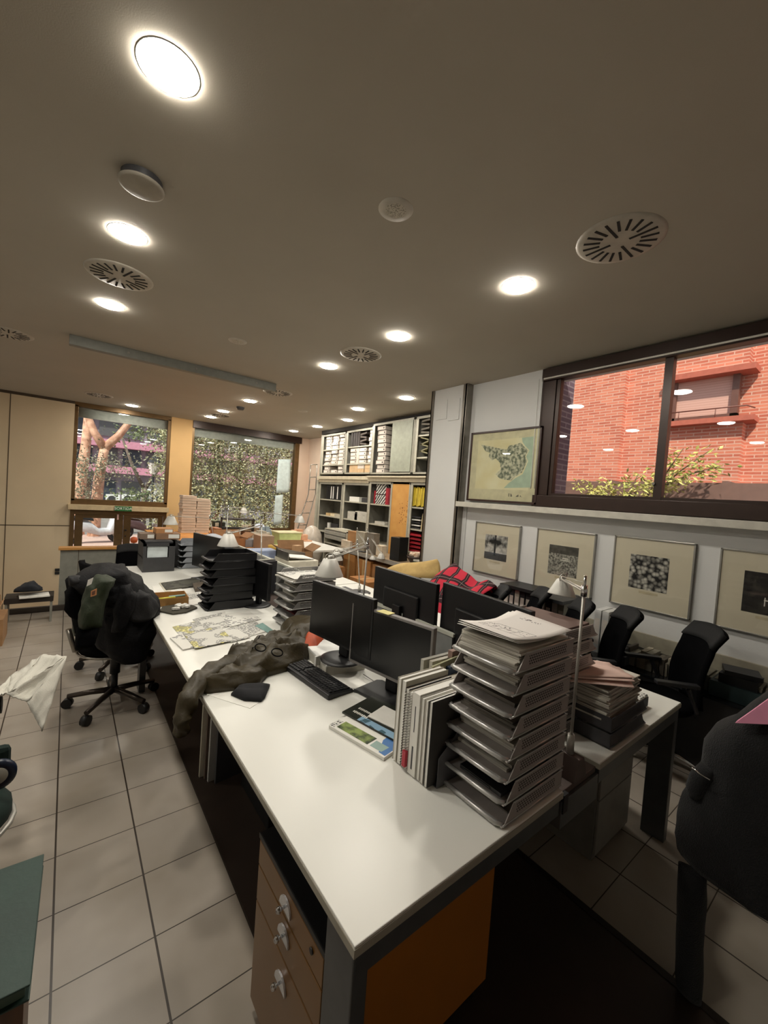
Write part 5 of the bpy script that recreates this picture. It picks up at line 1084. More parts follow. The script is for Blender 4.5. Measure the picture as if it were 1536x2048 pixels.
def ctop(x, y, z=.965): p = atz(x, y, z); return p
c0 = None
for (px, py, lb) in ((1422, 1258, 'black office chair nearest the camera on the right side, below the dark photo'), (1264, 1224, 'black office chair below the stones photo'), (1172, 1207, 'black office chair in front of the tall white files'), (1090, 1182, 'black office chair in front of the bench photo'), (1010, 1178, 'black office chair next to the tartan blanket')):
    p = ctop(px, py); ang = math.atan2(.74, -.67)-pi/2
    off = Matrix.Rotation(ang, 3, 'Z') @ Vector((0, -.28, 0)); loc = (p.x-off.x, p.y-off.y, 0)
    if c0 is None: c0 = task_chair(loc, ang, lb); c0.scale = (.88, .92, .965)
    else: copy_tree(c0, loc, ang, lb)
# chair with yellow cloth and tartan blanket
def softgrid(fn, nu, nv, name, m, label=None, cat=None, thick=.01, parent=None, loc=None, sub=0):
    o = MB().grid(fn, nu, nv).build(name, m, parent=parent, loc=loc, solid=thick, fixn=False, subsurf=sub)
    return tag(o, label, cat) if label else o
k = NT('red tartan'); X, Y, Z = k.sep()
k.t.nodes.remove(k.tc); k.tc = k.n('ShaderNodeTexCoord'); sv = k.n('ShaderNodeSeparateXYZ'); k.L(k.tc.outputs['Object'], sv.inputs[0])
def stripes(v, sc_, a, b_):
    f = k.math('FRACT', k.math('MULTIPLY', v, sc_)); return k.math('MULTIPLY', k.math('GREATER_THAN', f, a), k.math('LESS_THAN', f, b_))
X, Y = sv.outputs[0], sv.outputs[1]
dk = k.math('MAXIMUM', stripes(X, 6.5, .1, .38), stripes(Y, 6.5, .1, .38)); bt = k.math('MULTIPLY', stripes(X, 6.5, .1, .38), stripes(Y, 6.5, .1, .38)); wt = k.math('MAXIMUM', stripes(X, 6.5, .23, .25), stripes(Y, 6.5, .23, .25))
c_ = k.mix(dk, s2l('b8253a'), s2l('2e0a14')); c_ = k.mix(bt, c_, s2l('140c10')); c_ = k.mix(wt, c_, s2l('8f7f7a')); k.L(c_, k.b.inputs['Base Color']); k.b.inputs['Roughness'].default_value = .95; k.bump(k.noise(200), .3)
P_ = [D3(862, 1150, 3.75), D3(912, 1146, 3.95), D3(970, 1180, 3.5), D3(968, 1200, 3.3)]
def blank(u, v):
    # rests along a chair back: u along, v across then down
    a = Vector((3.30, 3.02, 1.02)).lerp(Vector((3.12, 2.28, .95)), u); z = .03*sin(2.6*u*pi)+.012*sin(17*u)
    if v < .5: p = a+Vector((-.38*(.5-v)*2, .10*(.5-v)*2, -.04-.50*((.5-v)*2)**2))
    else: p = a+Vector((.24*(v-.5)*2, -.03, -.46*((v-.5)*2)**1.6))
    return p+Vector((.01*sin(9*u+4*v), .015*sin(12*v), z))
softgrid(blank, 26, 22, 'tartan_blanket', k.m, 'red tartan blanket draped over a chair behind the black monitors', 'blanket', .008)
hc = c0; hc = copy_tree(c0, (3.0, 2.75, 0), math.atan2(.2, -.98)-pi/2, 'black office chair hidden under the tartan blanket'); hc.scale.z = .86
def yel(u, v):
    a = Vector((3.08, 3.80, .90)).lerp(Vector((3.42, 3.30, 1.05)), u); w_ = .6+.4*sin(pi*u); return a+Vector((-.34*(v-.5)*.6*w_+.02*sin(9*v), -.36*(v-.5)*w_, .03*sin(4*u+1)*sin(pi*v)-.22*(2*v-1)**2*(.5+.5*u)-.10*(1-u)**3+.02*sin(7*v+3*u)))
softgrid(yel, 18, 12, 'yellow_cloth', mat('mustard cloth', 'c0a268', .9, bump=.3, bscale=200), 'mustard yellow cloth lying behind the tartan blanket', 'cloth', .008)
hc2 = copy_tree(c0, (3.05, 3.62, 0), math.atan2(.0, -1)-pi/2, 'black office chair hidden under the mustard cloth'); hc2.scale.z = .84

# ================================================================= left chairs with coats
def left_chair(loc, rz, label, legs):
    t = thing('swivel_chair', label, 'chair', loc, rz, 'swivel chairs on the left')
    MB().loft([[(cos(a)*.23*s_, sin(a)*.22*s_, z) for a in [2*pi*i/24 for i in range(24)]] for s_, z in ((.7, .43), (.98, .44), (1.0, .46), (.95, .49), (.4, .50))]).build('seat', M_fabric, t)
    MB().tube([(cos(a)*.235, sin(a)*.225, .435) for a in [2*pi*i/28 for i in range(28)]], .008, closed=True).build('seat_rim', M_steel, t)
    MB().grid(lambda u, v: (-.24-.06*v+.05*(2*u-1)**2, (u*2-1)*(.22-.03*v), .60+.36*v), 8, 8).build('backrest', M_fabric, t, solid=.04, fixn=False)
    MB().tube([(-.1, 0, .44), (-.25, 0, .46), (-.29, 0, .62)], .018).build('back_post', M_steel, t)
    MB().cyl((0, 0, .24), (0, 0, .43), .034).cyl((0, 0, .10), (0, 0, .24), .022).build('gas_column', M_black, t)
    for i in range(5):
        a = 2*pi*i/5+legs; p = Vector((cos(a)*.29, sin(a)*.29, .085))
        MB().tube([(0, 0, .115), (p.x*.5, p.y*.5, .105), p], [.024, .02, .017], 8).build('base_leg', mat('dark bronze base', '4a423c', .3, .7), t)
        MB().cyl((p.x-.022*sin(a), p.y+.022*cos(a), .035), (p.x+.022*sin(a), p.y-.022*cos(a), .035), .034).build('caster', M_black, t)
    return t
left_chair((.33, 3.55, 0), .1, 'black swivel chair under the dark coats, nearest desk', .197)
left_chair((.42, 4.28, 0), .3, 'black swivel chair behind the coats, farther from camera', .1)
def sil(rows, Y, dep, name, m, parent=None, seed=0, amp=.02, n=28, power=.8, folds=9, label=None, cat=None, dy=0):
    """solid garment volume: rings at the height of each row, width from the row, real depth dep; wrinkled by noise"""
    rings = []
    R2 = []
    for i in range(len(rows)-1):
        for s_ in (0, .34, .67): R2.append(tuple(rows[i][j]*(1-s_)+rows[i+1][j]*s_ for j in range(3)))
    R2.append(rows[-1]); N = len(R2)
    for i, (xl, xr, py) in enumerate(R2):
        yy = Y+dy*i/N; a = aty(xl, py, yy); b_ = aty(xr, py, yy); c_ = (a+b_)/2; hw = (b_.x-a.x)/2; z = c_.z
        e = min(1, (i+.6)/3, (N-i-.4)/2.5); e = math.sqrt(max(.05, e)); ring = []
        for j in range(n):
            t_ = 2*pi*j/n; cx, sy = cos(t_), sin(t_); q = Vector((c_.x+hw*(abs(cx)**power)*(1 if cx > 0 else -1), yy+dep*e*(abs(sy)**power)*(1 if sy > 0 else -1), z))
            f = noise.fractal(Vector((q.x*folds*1.2+seed, q.y*folds, q.z*folds*.55)), 1, 2, 3)+.6*sin(q.x*60+seed+4*noise.noise(q*5))*.4
            f += .9*noise.fractal(Vector((q.x*16+seed, q.y*16, q.z*7+1.7*sin(q.x*9))), 1, 2, 3); q += Vector((cx*.6, sy, .3))*f*amp*1.35; ring.append(q)
        rings.append(ring)
    o = MB().loft(rings).build(name, m, parent=parent)
    return tag(o, label, cat) if label else o
M_coat = mat('black quilted coat', '0b0b0e', .7, nz=.12, nscale=30, bump=.35, bscale=90, spec=.22); M_olive = mat('dark olive nylon', '222b17', .6, nz=.1, nscale=12, bump=.3, bscale=60, spec=.4)
ct_ = thing('winter_coat', 'black winter coat draped over the left swivel chair', 'coat', (0, 0, 0))
sil([(205, 232, 1130), (178, 252, 1138), (150, 268, 1150), (142, 282, 1163), (162, 298, 1180), (178, 314, 1200), (186, 318, 1216), (190, 317, 1230), (190, 310, 1246), (191, 305, 1265), (192, 301, 1282), (215, 296, 1300), (250, 292, 1312)], 3.35, .24, 'coat_body', M_coat, ct_, 1, .02)
sil([(262, 282, 1180), (250, 300, 1190), (245, 312, 1204), (250, 317, 1218), (255, 312, 1232), (262, 300, 1242)], 3.16, .07, 'hood', mat('charcoal coat', '100f12', .75, nz=.1, nscale=30, bump=.3, bscale=90), ct_, 5, .02)
sil([(240, 262, 1170), (232, 275, 1190), (228, 270, 1215), (225, 255, 1240), (222, 245, 1262)], 3.12, .07, 'sleeve', M_coat, ct_, 8, .015)
sil([(136, 165, 1152), (137, 175, 1160), (139, 172, 1170)], 3.25, .05, 'collar_flap', mat('charcoal coat', '100f12', .75), ct_, 3, .01)
ct2 = thing('bomber_jacket', 'dark olive bomber jacket with orange badge hanging beside the black coat', 'jacket', (0, 0, 0))
sil([(190, 214, 1152), (178, 232, 1160), (172, 228, 1172), (166, 214, 1188), (160, 208, 1205), (156, 206, 1222), (154, 205, 1240), (155, 202, 1256)], 3.02, .075, 'sleeve', M_olive, ct2, 2, .015, dy=-.02)
sil([(154, 200, 1254), (151, 197, 1268), (149, 193, 1282), (150, 188, 1295)], 2.98, .06, 'cuff', M_fabric, ct2, 4, .01)
sil([(139, 165, 1172), (128, 172, 1186), (127, 176, 1202), (129, 178, 1216), (138, 176, 1228), (150, 172, 1236)], 3.32, .10, 'body', M_fabric, ct2, 6, .012)
def patch(pts, Y, m, name, par):
    q = [aty(x, y, Y) for x, y in pts]; MB().add([*q, *[p+Vector((0, .002, 0)) for p in q]], [(0, 1, 2, 3), (7, 6, 5, 4), (0, 4, 5, 1), (1, 5, 6, 2), (2, 6, 7, 3), (3, 7, 4, 0)]).build(name, m, par)
patch([(182, 1182), (194, 1177), (193, 1190), (181, 1194)], 2.925, mat('orange badge', 'c98a5c', .7), 'badge', ct2)
patch([(184, 1183.5), (191, 1180.5), (190, 1188), (184, 1190)], 2.922, mat('badge print', '6b4a3a', .7), 'badge_print', ct2)
patch([(176, 1160), (187, 1155), (183, 1168), (173, 1173)], 2.94, M_paper, 'white_label', ct2)
sc_ = thing('satchel', 'grey canvas bag hanging below the coats on the left chair', 'bag', (0, 0, 0))
sil([(146, 165, 1232), (145, 168, 1245), (145, 170, 1258), (148, 172, 1270)], 3.55, .06, 'bag_body', mat('grey canvas', '5a5a52', .8), sc_, 9, .005)

# ================================================================= olive jacket on the desk
def pillow(outline, spine, z0, hmax, name, m, parent, seed=0, folds=.012, nr=9, sub=5, foldf=22, axis=None):
    """soft volume lying on z0: concentric rings from the outline to a spine line, rising to hmax, with fold ridges"""
    O = [Vector((p[0], p[1])) for p in outline]; D = []
    for i in range(len(O)):
        a, b_ = O[i], O[(i+1) % len(O)]
        for k_ in range(sub): D.append(a.lerp(b_, k_/sub))
    S = [Vector((p[0], p[1])) for p in spine]
    def near(p):
        best = None
        for i in range(len(S)-1):
            d = S[i+1]-S[i]; t_ = max(0, min(1, (p-S[i]).dot(d)/max(d.length_squared, 1e-9))); q = S[i]+d*t_
            if best is None or (q-p).length < (best-p).length: best = q
        return best
    N_ = [near(p) for p in D]; rings = []; ax = (S[-1]-S[0]).normalized(); pr = Vector((-ax.y, ax.x))
    rings.append([Vector((p.x, p.y, z0)) for p in D])
    for r in range(nr+1):
        t_ = r/nr*.97; ring = []
        for p, q in zip(D, N_):
            w_ = p.lerp(q, t_); h = hmax*(sin(min(1, t_*1.15+.12)*pi/2)**.7)
            v = Vector((w_.x, w_.y, 0)); u = w_.dot(pr)*foldf+3*noise.noise(Vector((w_.x*6+seed, w_.y*6, 0)))
            f = (1-abs(sin(u)))**1.5*folds*min(1, t_*3+.2)+folds*.8*noise.fractal(Vector((w_.x*14+seed, w_.y*14, 1)), 1, 2, 3)*min(1, t_*2)
            ring.append(Vector((w_.x, w_.y, z0+max(.004, h+f))))
        rings.append(ring)
    return MB().loft(rings).build(name, m, parent)
M_jk = mat('olive brown nylon jacket', '382f19', .5, nz=.12, nscale=10, bump=.25, bscale=50, spec=.45)
jk = thing('jacket', 'olive brown jacket thrown across the desks with one sleeve hanging off', 'jacket', (0, 0, 0))
def q2(*pp, z=.75): return [tuple(atz(x, y, z))[:2] for x, y in pp]
pillow(q2((612, 1272), (640, 1282), (628, 1305), (605, 1325), (572, 1340), (530, 1352), (480, 1358), (455, 1345), (445, 1330), (470, 1312), (500, 1296), (540, 1280), (575, 1272)), q2((600, 1292), (560, 1310), (500, 1330), (480, 1338)), TZ, .085, 'body', M_jk, jk, 1, .036, nr=14, sub=8, foldf=34)
pillow(q2((480, 1340), (540, 1345), (520, 1366), (470, 1378), (420, 1384), (398, 1384), (405, 1376), (436, 1372), (432, 1360), (440, 1345)), q2((500, 1356), (455, 1366), (420, 1379)), TZ, .06, 'sleeve', M_jk, jk, 2, .02, nr=12, sub=8, foldf=40)
# upper sleeve: tube over the desk edge
def sleeve(pts, rad, name, m, parent, seed, amp=.012, n=20, sx=1.0, flat=.75):
    P = [Vector(p) for p in pts]; rings = []; M_ = 6; Q = []; Rr = []
    for i in range(len(P)-1):
        p0 = P[max(0, i-1)]; p1 = P[i]; p2 = P[i+1]; p3 = P[min(len(P)-1, i+2)]
        for k_ in range(M_):
            t_ = k_/M_; Q.append(.5*((2*p1)+(p2-p0)*t_+(2*p0-5*p1+4*p2-p3)*t_*t_+(3*p1-p0-3*p2+p3)*t_**3)); Rr.append(rad[i]*(1-t_)+rad[i+1]*t_)
    Q.append(P[-1]); Rr.append(rad[-1])
    for i, c_ in enumerate(Q):
        d = (Q[min(i+1, len(Q)-1)]-Q[max(i-1, 0)]).normalized(); s_ = d.cross(Vector((0, 0, 1)));  s_ = s_.normalized() if s_.length > .2 else Vector((0, 1, 0)); u = s_.cross(d).normalized(); ring = []
        for j in range(n):
            a = 2*pi*j/n; r_ = Rr[i]; q = c_+s_*cos(a)*r_+u*sin(a)*r_*flat
            q += (s_*cos(a)+u*sin(a))*amp*(noise.fractal(Vector((q.x*18+seed, q.y*18, q.z*18)), 1, 2, 3)+.5*sin(i*1.3+seed+2*sin(a))); ring.append(q)
        rings.append(ring)
    return MB().loft(rings).build(name, m, parent)
sp_ = [(*atz(575, 1285, .80)[:2], .80), (*atz(520, 1300, .80)[:2], .80), (*atz(470, 1320, .79)[:2], .79), (*atz(420, 1345, .785)[:2], .785), (.475, 1.90, .775), (.43, 1.85, .70), (.425, 1.84, .62)]
sleeve(sp_, [.05, .055, .05, .045, .045, .042, .038], 'sleeve', M_jk, jk, 3)
pillow(q2((560, 1270), (600, 1255), (636, 1256), (643, 1268), (634, 1290), (606, 1300), (575, 1298)), q2((590, 1275), (622, 1272)), TZ+.03, .095, 'hood', M_jk, jk, 7, .02)
pillow(q2((606, 1296), (646, 1276), (647, 1300), (636, 1312), (604, 1314)), q2((618, 1294), (636, 1288)), TZ, .10, 'orange_lining', mat('orange lining', 'b4481e', .6, nz=.1), jk, 8, .01)
for (cx, cy, r_) in ((.83, 2.03, .028), (.88, 1.93, .028)): MB().tube([(cx+r_*cos(a), cy+r_*sin(a), TZ+.118+.01*sin(a)) for a in [2*pi*i/16 for i in range(16)]], .003, 6, closed=True).build('drawcord', M_fabric, jk)
MB().tube([(.80, 2.06, TZ+.11), (.84, 2.13, TZ+.10), (.90, 2.22, TZ+.11)], .003, 6).build('drawcord', M_fabric, jk)

patch2 = MB().prism(q2((404, 1360), (414, 1341), (428, 1341), (424, 1352)), TZ+.0, TZ+.02).build('garment_tag', mat('tan tag', 'b08a68', .7), jk)
pc = MB(); pillow(q2((462, 1388), (476, 1374), (505, 1368), (540, 1370), (530, 1394), (522, 1401), (488, 1399)), q2((485, 1386), (520, 1384)), TZ+.002, .03, 'pouch', mat('black soft cloth', '101014', .9), None, 5, .004)
pch = [o for o in bpy.data.objects if o.name == 'pouch'][0]; tag(pch, 'small black fabric pouch on the desk in front of the olive jacket', 'pouch')

# ================================================================= left foreground
lch = thing('armchair', 'office chair at the left edge with white cloth over its arm', 'chair', (-.62, 2.35, 0))
MB().tube([(0, 0, .64), (.25, .0, .67), (.43, .0, .675)], [.03, .034, .036], 14).build('armrest', M_black, lch)
MB().tube([(.40, -.01, .66), (.33, -.06, .52), (.18, -.05, .36), (.0, 0, .33)], [.022, .024, .024, .024], 10).build('arm_bracket', mat('dark bronze base', '4a423c', .3, .7), lch)
MB().loft([[(cos(a)*.24*s_-.1, sin(a)*.24*s_, z) for a in [2*pi*i/24 for i in range(24)]] for s_, z in ((.9, .42), (1, .45), (.95, .49), (.4, .50))]).build('seat', M_fabric, lch)
MB().cyl((-.1, 0, .08), (-.1, 0, .42), .03).build('gas_column', M_black, lch)
for i in range(5):
    a = 2*pi*i/5+.5; MB().tube([(-.1, 0, .11), (-.1+cos(a)*.28, sin(a)*.28, .07)], [.022, .016]).build('base_leg', M_black, lch); MB().cyl((-.1+cos(a)*.28-.02*sin(a), sin(a)*.28+.02*cos(a), .032), (-.1+cos(a)*.28+.02*sin(a), sin(a)*.28-.02*cos(a), .032), .03).build('caster', M_black, lch)
def wc(u, v):
    # cloth folded over the arm tube: u along the arm, v around
    x = -.62+.10+.36*u; a = (v-.5)*2
    if abs(a) < .3: y = a/.3*.045; z = .715+.0*u-abs(a)/.3*.012
    else:
        s_ = (abs(a)-.3)/.7; y = (1 if a > 0 else -1)*(.045+.015*s_)+(.05*s_ if a > 0 else -.02*s_); z = .70-.26*s_*(.45+.75*u if a < 0 else .55+.2*u)
    return (x+.035*(abs(a))*u*(2.2 if a > 0 else .4)+.01*sin(8*v), 2.35+y+.008*sin(11*u+6*v), z+.012*sin(6*u+5*v))
P = [(-.19, 2.18, .78)]
def wc2(u, v):
    # big hanging square: corners taken from the draped cloth
    A = aty(5, 1395, 2.33); Bp = aty(40, 1330, 2.50); Cc = aty(134, 1314, 2.45); Dd = aty(80, 1462, 2.12); Ee = aty(20, 1385, 2.25)
    top = Ee.lerp(aty(134, 1314, 2.42), u); bot = aty(52, 1400, 2.22).lerp(Dd, u) if u < .5 else aty(52, 1400, 2.22).lerp(Dd, .5).lerp(aty(88, 1452, 2.15), (u-.5)*2)
    p = top.lerp(bot, v); return p
def tri(A, B_, C_, n, bulge, seed):
    vs = []; fs = []; idx = {}
    nrm = (B_-A).cross(C_-A).normalized()
    for i in range(n+1):
        for j in range(n+1-i):
            u = i/n; v = j/n; p = A*(1-u-v)+B_*u+C_*v; e = min(1, 27*u*v*(1-u-v)+.0)
            p = p+nrm*(bulge*e+.012*noise.fractal(Vector((u*5+seed, v*5, 0)), 1, 2, 2)); idx[(i, j)] = len(vs); vs.append(p)
    for i in range(n):
        for j in range(n-i):
            fs.append((idx[(i, j)], idx[(i+1, j)], idx[(i, j+1)]))
            if i+j < n-1: fs.append((idx[(i+1, j)], idx[(i+1, j+1)], idx[(i, j+1)]))
    return vs, fs
M_wc = mat('white cotton cloth', 'cbc8bd', .95, nz=.03, bump=.3, bscale=250)
clo = MB(); e_ = aty(14, 1388, 2.30); t1_ = aty(133, 1313, 2.42); l1 = aty(84, 1463, 2.18); s1 = aty(54, 1404, 2.26); b1 = aty(22, 1352, 2.62); b2_ = aty(86, 1309, 2.72); z0_ = aty(-20, 1392, 2.30)
for A, B_, C_, bl, sd_ in ((e_, t1_, s1, .05, 1), (s1, t1_, l1, -.02, 2), (e_, b2_, t1_, .03, 3), (e_, b1, b2_, .02, 4), (z0_, b1, e_, .02, 5)):
    vs, fs = tri(A, B_, C_, 12, 0 if bl is None else bl*.6, 0); clo.add(vs, fs, True)
o = clo.build('white_cloth', M_wc, fixn=True, solid=.004); tag(o, 'white cloth draped over the chair arm at the left edge', 'cloth')
# wooden pedestal with green book
wp = thing('wooden_pedestal', 'brown wooden cabinet at the lower left corner', 'cabinet', (-.32, 1.37, 0))
MB().box(-.30, .285, -.26, .10, 0, .53).build('carcass', wood_mat('dark brown veneer', '4a2c14', '5e3a1c', .4), wp); MB().box(-.2, .10, -.262, -.26, .28, .36).build('label_card', M_paper, wp)
gb = thing('green_binder', 'dark green hardback binder lying on the wooden cabinet, lower left corner', 'binder', (0, 0, 0))
g_ = [tuple(atz(x, y, .56))[:2] for x, y in ((88, 1714), (60, 1978))]; dd = Vector((g_[0][0]-g_[1][0], g_[0][1]-g_[1][1])); nn = Vector((-dd.y, dd.x)).normalized()*.30
pts = [Vector(g_[1]), Vector(g_[0]), Vector(g_[0])+nn, Vector(g_[1])+nn]
M_gr = mat('dark green cloth binding', '16332a', .55, nz=.08, nscale=9, bump=.1)
MB().prism([tuple(p) for p in pts], .532, .537).prism([tuple(p) for p in pts], .566, .571).build('cover', M_gr, gb, bevel=.002)
q_ = [Vector(g_[1]).lerp(pts[2], .03), Vector(g_[0]).lerp(pts[3], .03), Vector(g_[0])+nn*.95, Vector(g_[1])+nn*.95]
MB().prism([tuple(p) for p in q_], .537, .566).build('pages', mat('greenish page block', '4c5f52', .7), gb)
gc = thing('green_chair', 'dark green upholstered chair with pale metal rim behind the green binder', 'chair', (-.42, 1.98, 0))
MB().loft([[(cos(a)*.30*s_, sin(a)*.22*s_, z) for a in [2*pi*i/28 for i in range(28)]] for s_, z in ((.85, .40), (1, .42), (1.0, .46), (.9, .49), (.4, .50))]).build('seat', mat('dark green fabric', '0f241e', .9), gc)
MB().tube([(cos(a)*.305, sin(a)*.225, .405) for a in [2*pi*i/28 for i in range(28)]], .009, closed=True).build('seat_rim', M_alu, gc)
MB().box(-.3, .285, .06, .10, .50, .64).build('backrest', MATS['dark green fabric'], gc, bevel=.02)
for x in (-.22, .22):
    for y in (-.15, .15): MB().cyl((x, y, 0), (x*.9, y*.9, .42), .012).build('leg', M_alu, gc)
rw = thing('tape_reel', 'blue rimmed round reel with pale hub at the left edge', 'reel', aty(-6, 1550, 1.95)); rw.scale = (.55, .55, .55)
MB().lathe([(.03, -.02), (.085, -.02), (.10, -.012), (.10, .012), (.085, .02), (.03, .02), (.03, -.02)], n=32, R=Matrix.Rotation(pi/2, 3, 'X')).build('rim', mat('navy plastic', '1c2638', .3), rw); MB().lathe([(.0005, .024), (.05, .024), (.06, .018)], n=28, R=Matrix.Rotation(pi/2, 3, 'X')).build('hub', mat('pale hub', 'a8a69c', .5), rw)
# cartons and shelf at the far left wall
cx = thing('carton', 'open brown carton on the floor at the far left edge', 'box', (-.66, 5.45, 0)); MB().box(-.25, .22, -.2, .2, 0, .26).build('carton_body', mat('brown carton board', 'a07a54', .85), cx, bevel=.003)
MB().cb((.15, -.02, .33), (.14, .3, .006), ry=-.9).cb((-.02, .2, .34), (.36, .006, .16), rx=.2).build('flap', MATS['brown carton board'], cx); MB().box(.02, .14, -.203, -.2, .06, .17).build('label_sticker', M_paper, cx); 
cx = thing('carton', 'second brown carton on top at the far left edge', 'box', (-.78, 5.75, 0)); MB().box(-.2, .22, -.05, .3, 0, .44).build('carton_body', MATS['brown carton board'], cx); MB().cb((.20, .1, .49), (.02, .28, .12), ry=.3).build('flap', MATS['brown carton board'], cx)
wsf = thing('low_stool', 'small dark shelf table beside the cartons by the far left wall', 'stool', (-.28, 6.05, 0))
MB().box(-.22, .2, -.13, .13, .24, .30).build('tabletop', mat('dark stool', '2c2622', .6), wsf); 
for x in (-.2, .18): MB().box(x-.01, x+.01, -.12, .12, 0, .24).build('leg', M_greypanel, wsf)
tag(MB().cb((0, 0, .008), (.26, .18, .014), rz=.1).build('papers', M_paper, loc=(-.25, 5.97, .30)), 'white printed papers on the small dark shelf', 'papers')
sil([(58, 66, 1165), (42, 76, 1170), (30, 84, 1176), (26, 86, 1182)], 6.02, .11, 'dark_cloth', mat('dark navy cloth', '1a1d24', .9), None, 4, .02, label='dark crumpled cloth heap on the small shelf by the far left wall', cat='cloth')
# person-height things behind black cabinet: dark chair backs
hc3 = copy_tree(c0, (.66, 5.72, 0), pi, 'dark office chair back showing left of the black box cabinet'); hc3.scale = (.8, .8, .86)
tag(MB().lathe([(.0005, -.045), (.035, -.035), (.045, 0), (.035, .035), (.0005, .045)], tuple(aty(268, 1080, 6.44).xyz), 16).build('orange_ball', mat('orange plastic', 'c2592a', .5)), 'small orange object on the wooden rail left of the black box cabinet', 'ornament')

# ================================================================= right foreground: chair with black fleece and pink patch
fc = thing('office_chair', 'chair at the right edge, covered by a black fleece jacket', 'chair', (2.30, -.10, 0))
MB().box(-.22, .3, -.24, .24, .44, .50).build('seat', M_fabric, fc, bevel=.03); MB().grid(lambda u, v: (-.02-.06*v, -.24+.46*u, .55+.5*v), 6, 6).build('backrest', M_fabric, fc, solid=.04, fixn=False)
MB().cyl((0.0, 0, .08), (0, 0, .44), .03).build('gas_column', M_black, fc)
for i in range(5):
    a = 2*pi*i/5+.2; MB().tube([(0, 0, .11), (cos(a)*.28, sin(a)*.28, .07)], [.022, .016]).build('base_leg', M_black, fc); MB().cyl((cos(a)*.28-.02*sin(a), sin(a)*.28+.02*cos(a), .032), (cos(a)*.28+.02*sin(a), sin(a)*.28-.02*cos(a), .032), .03).build('caster', M_black, fc)
def silx(rows, X, dep, name, m, parent=None, seed=0, amp=.015, n=28, power=.85, folds=8, dx=0):
    rings = []; R2 = []
    for i in range(len(rows)-1):
        for s_ in (0, .34, .67): R2.append(tuple(rows[i][j]*(1-s_)+rows[i+1][j]*s_ for j in range(3)))
    R2.append(rows[-1]); N = len(R2)
    for i, (xl, xr, py) in enumerate(R2):
        xx = X+dx*i/N; a = atx(xl, py, xx); b_ = atx(xr, py, xx); c_ = (a+b_)/2; hw = (a.y-b_.y)/2; e = math.sqrt(max(.05, min(1, (i+.6)/3, (N-i-.4)/2.5))); ring = []
        for j in range(n):
            t_ = 2*pi*j/n; cx, sy = cos(t_), sin(t_); q = Vector((xx+dep*e*(abs(sy)**power)*(1 if sy > 0 else -1), c_.y+hw*(abs(cx)**power)*(1 if cx > 0 else -1), c_.z))
            q += Vector((sy, cx*.6, 0))*noise.fractal(Vector((q.x*folds+seed, q.y*folds*1.3, q.z*folds*.6)), 1, 2, 3)*amp; ring.append(q)
        rings.append(ring)
    return MB().loft(rings).build(name, m, parent)
fj = thing('fleece_jacket', 'black fleece jacket with pink shoulder patch hung over the chair at right edge', 'jacket', (0, 0, 0))
M_fl = mat('black fleece', '0e0e10', .95, nz=.15, nscale=60, bump=.5, bscale=250, sheen=.1)
silx([(1548, 1680, 1388), (1528, 1700, 1408), (1500, 1710, 1436), (1468, 1720, 1470), (1425, 1725, 1500), (1404, 1730, 1535), (1396, 1735, 1575), (1380, 1740, 1622), (1360, 1740, 1665), (1346, 1740, 1710), (1342, 1740, 1750), (1352, 1740, 1785), (1420, 1740, 1800)], 1.85, .11, 'jacket_body', M_fl, fj, 1, .02)
silx([(1402, 1440, 1530), (1380, 1430, 1552), (1371, 1420, 1574), (1377, 1405, 1594)], 1.80, .05, 'pocket_flap', M_fl, fj, 3, .006)
silx([(1352, 1416, 1740), (1354, 1414, 1790), (1352, 1410, 1840), (1350, 1408, 1890), (1350, 1408, 1940), (1352, 1406, 1990)], 1.80, .05, 'sleeve', M_fl, fj, 5, .008)
pv = [atx(x, y, 1.725) for x, y in ((1470, 1446), (1500, 1425), (1540, 1396), (1600, 1380), (1620, 1455), (1540, 1449))]
MB().add([*pv, *[p+Vector((.03, 0, 0)) for p in pv]], [(0, 1, 2, 3, 4, 5), (11, 10, 9, 8, 7, 6)]+[(i, (i+1) % 6, 6+(i+1) % 6, 6+i) for i in range(6)]).build('pink_patch', mat('pink fabric', 'ea9cba', .8), fj)
MB().tube([atx(1383, 1535, 1.72), atx(1400, 1548, 1.72), atx(1420, 1560, 1.72)], .003).build('zip', M_chrome, fj)

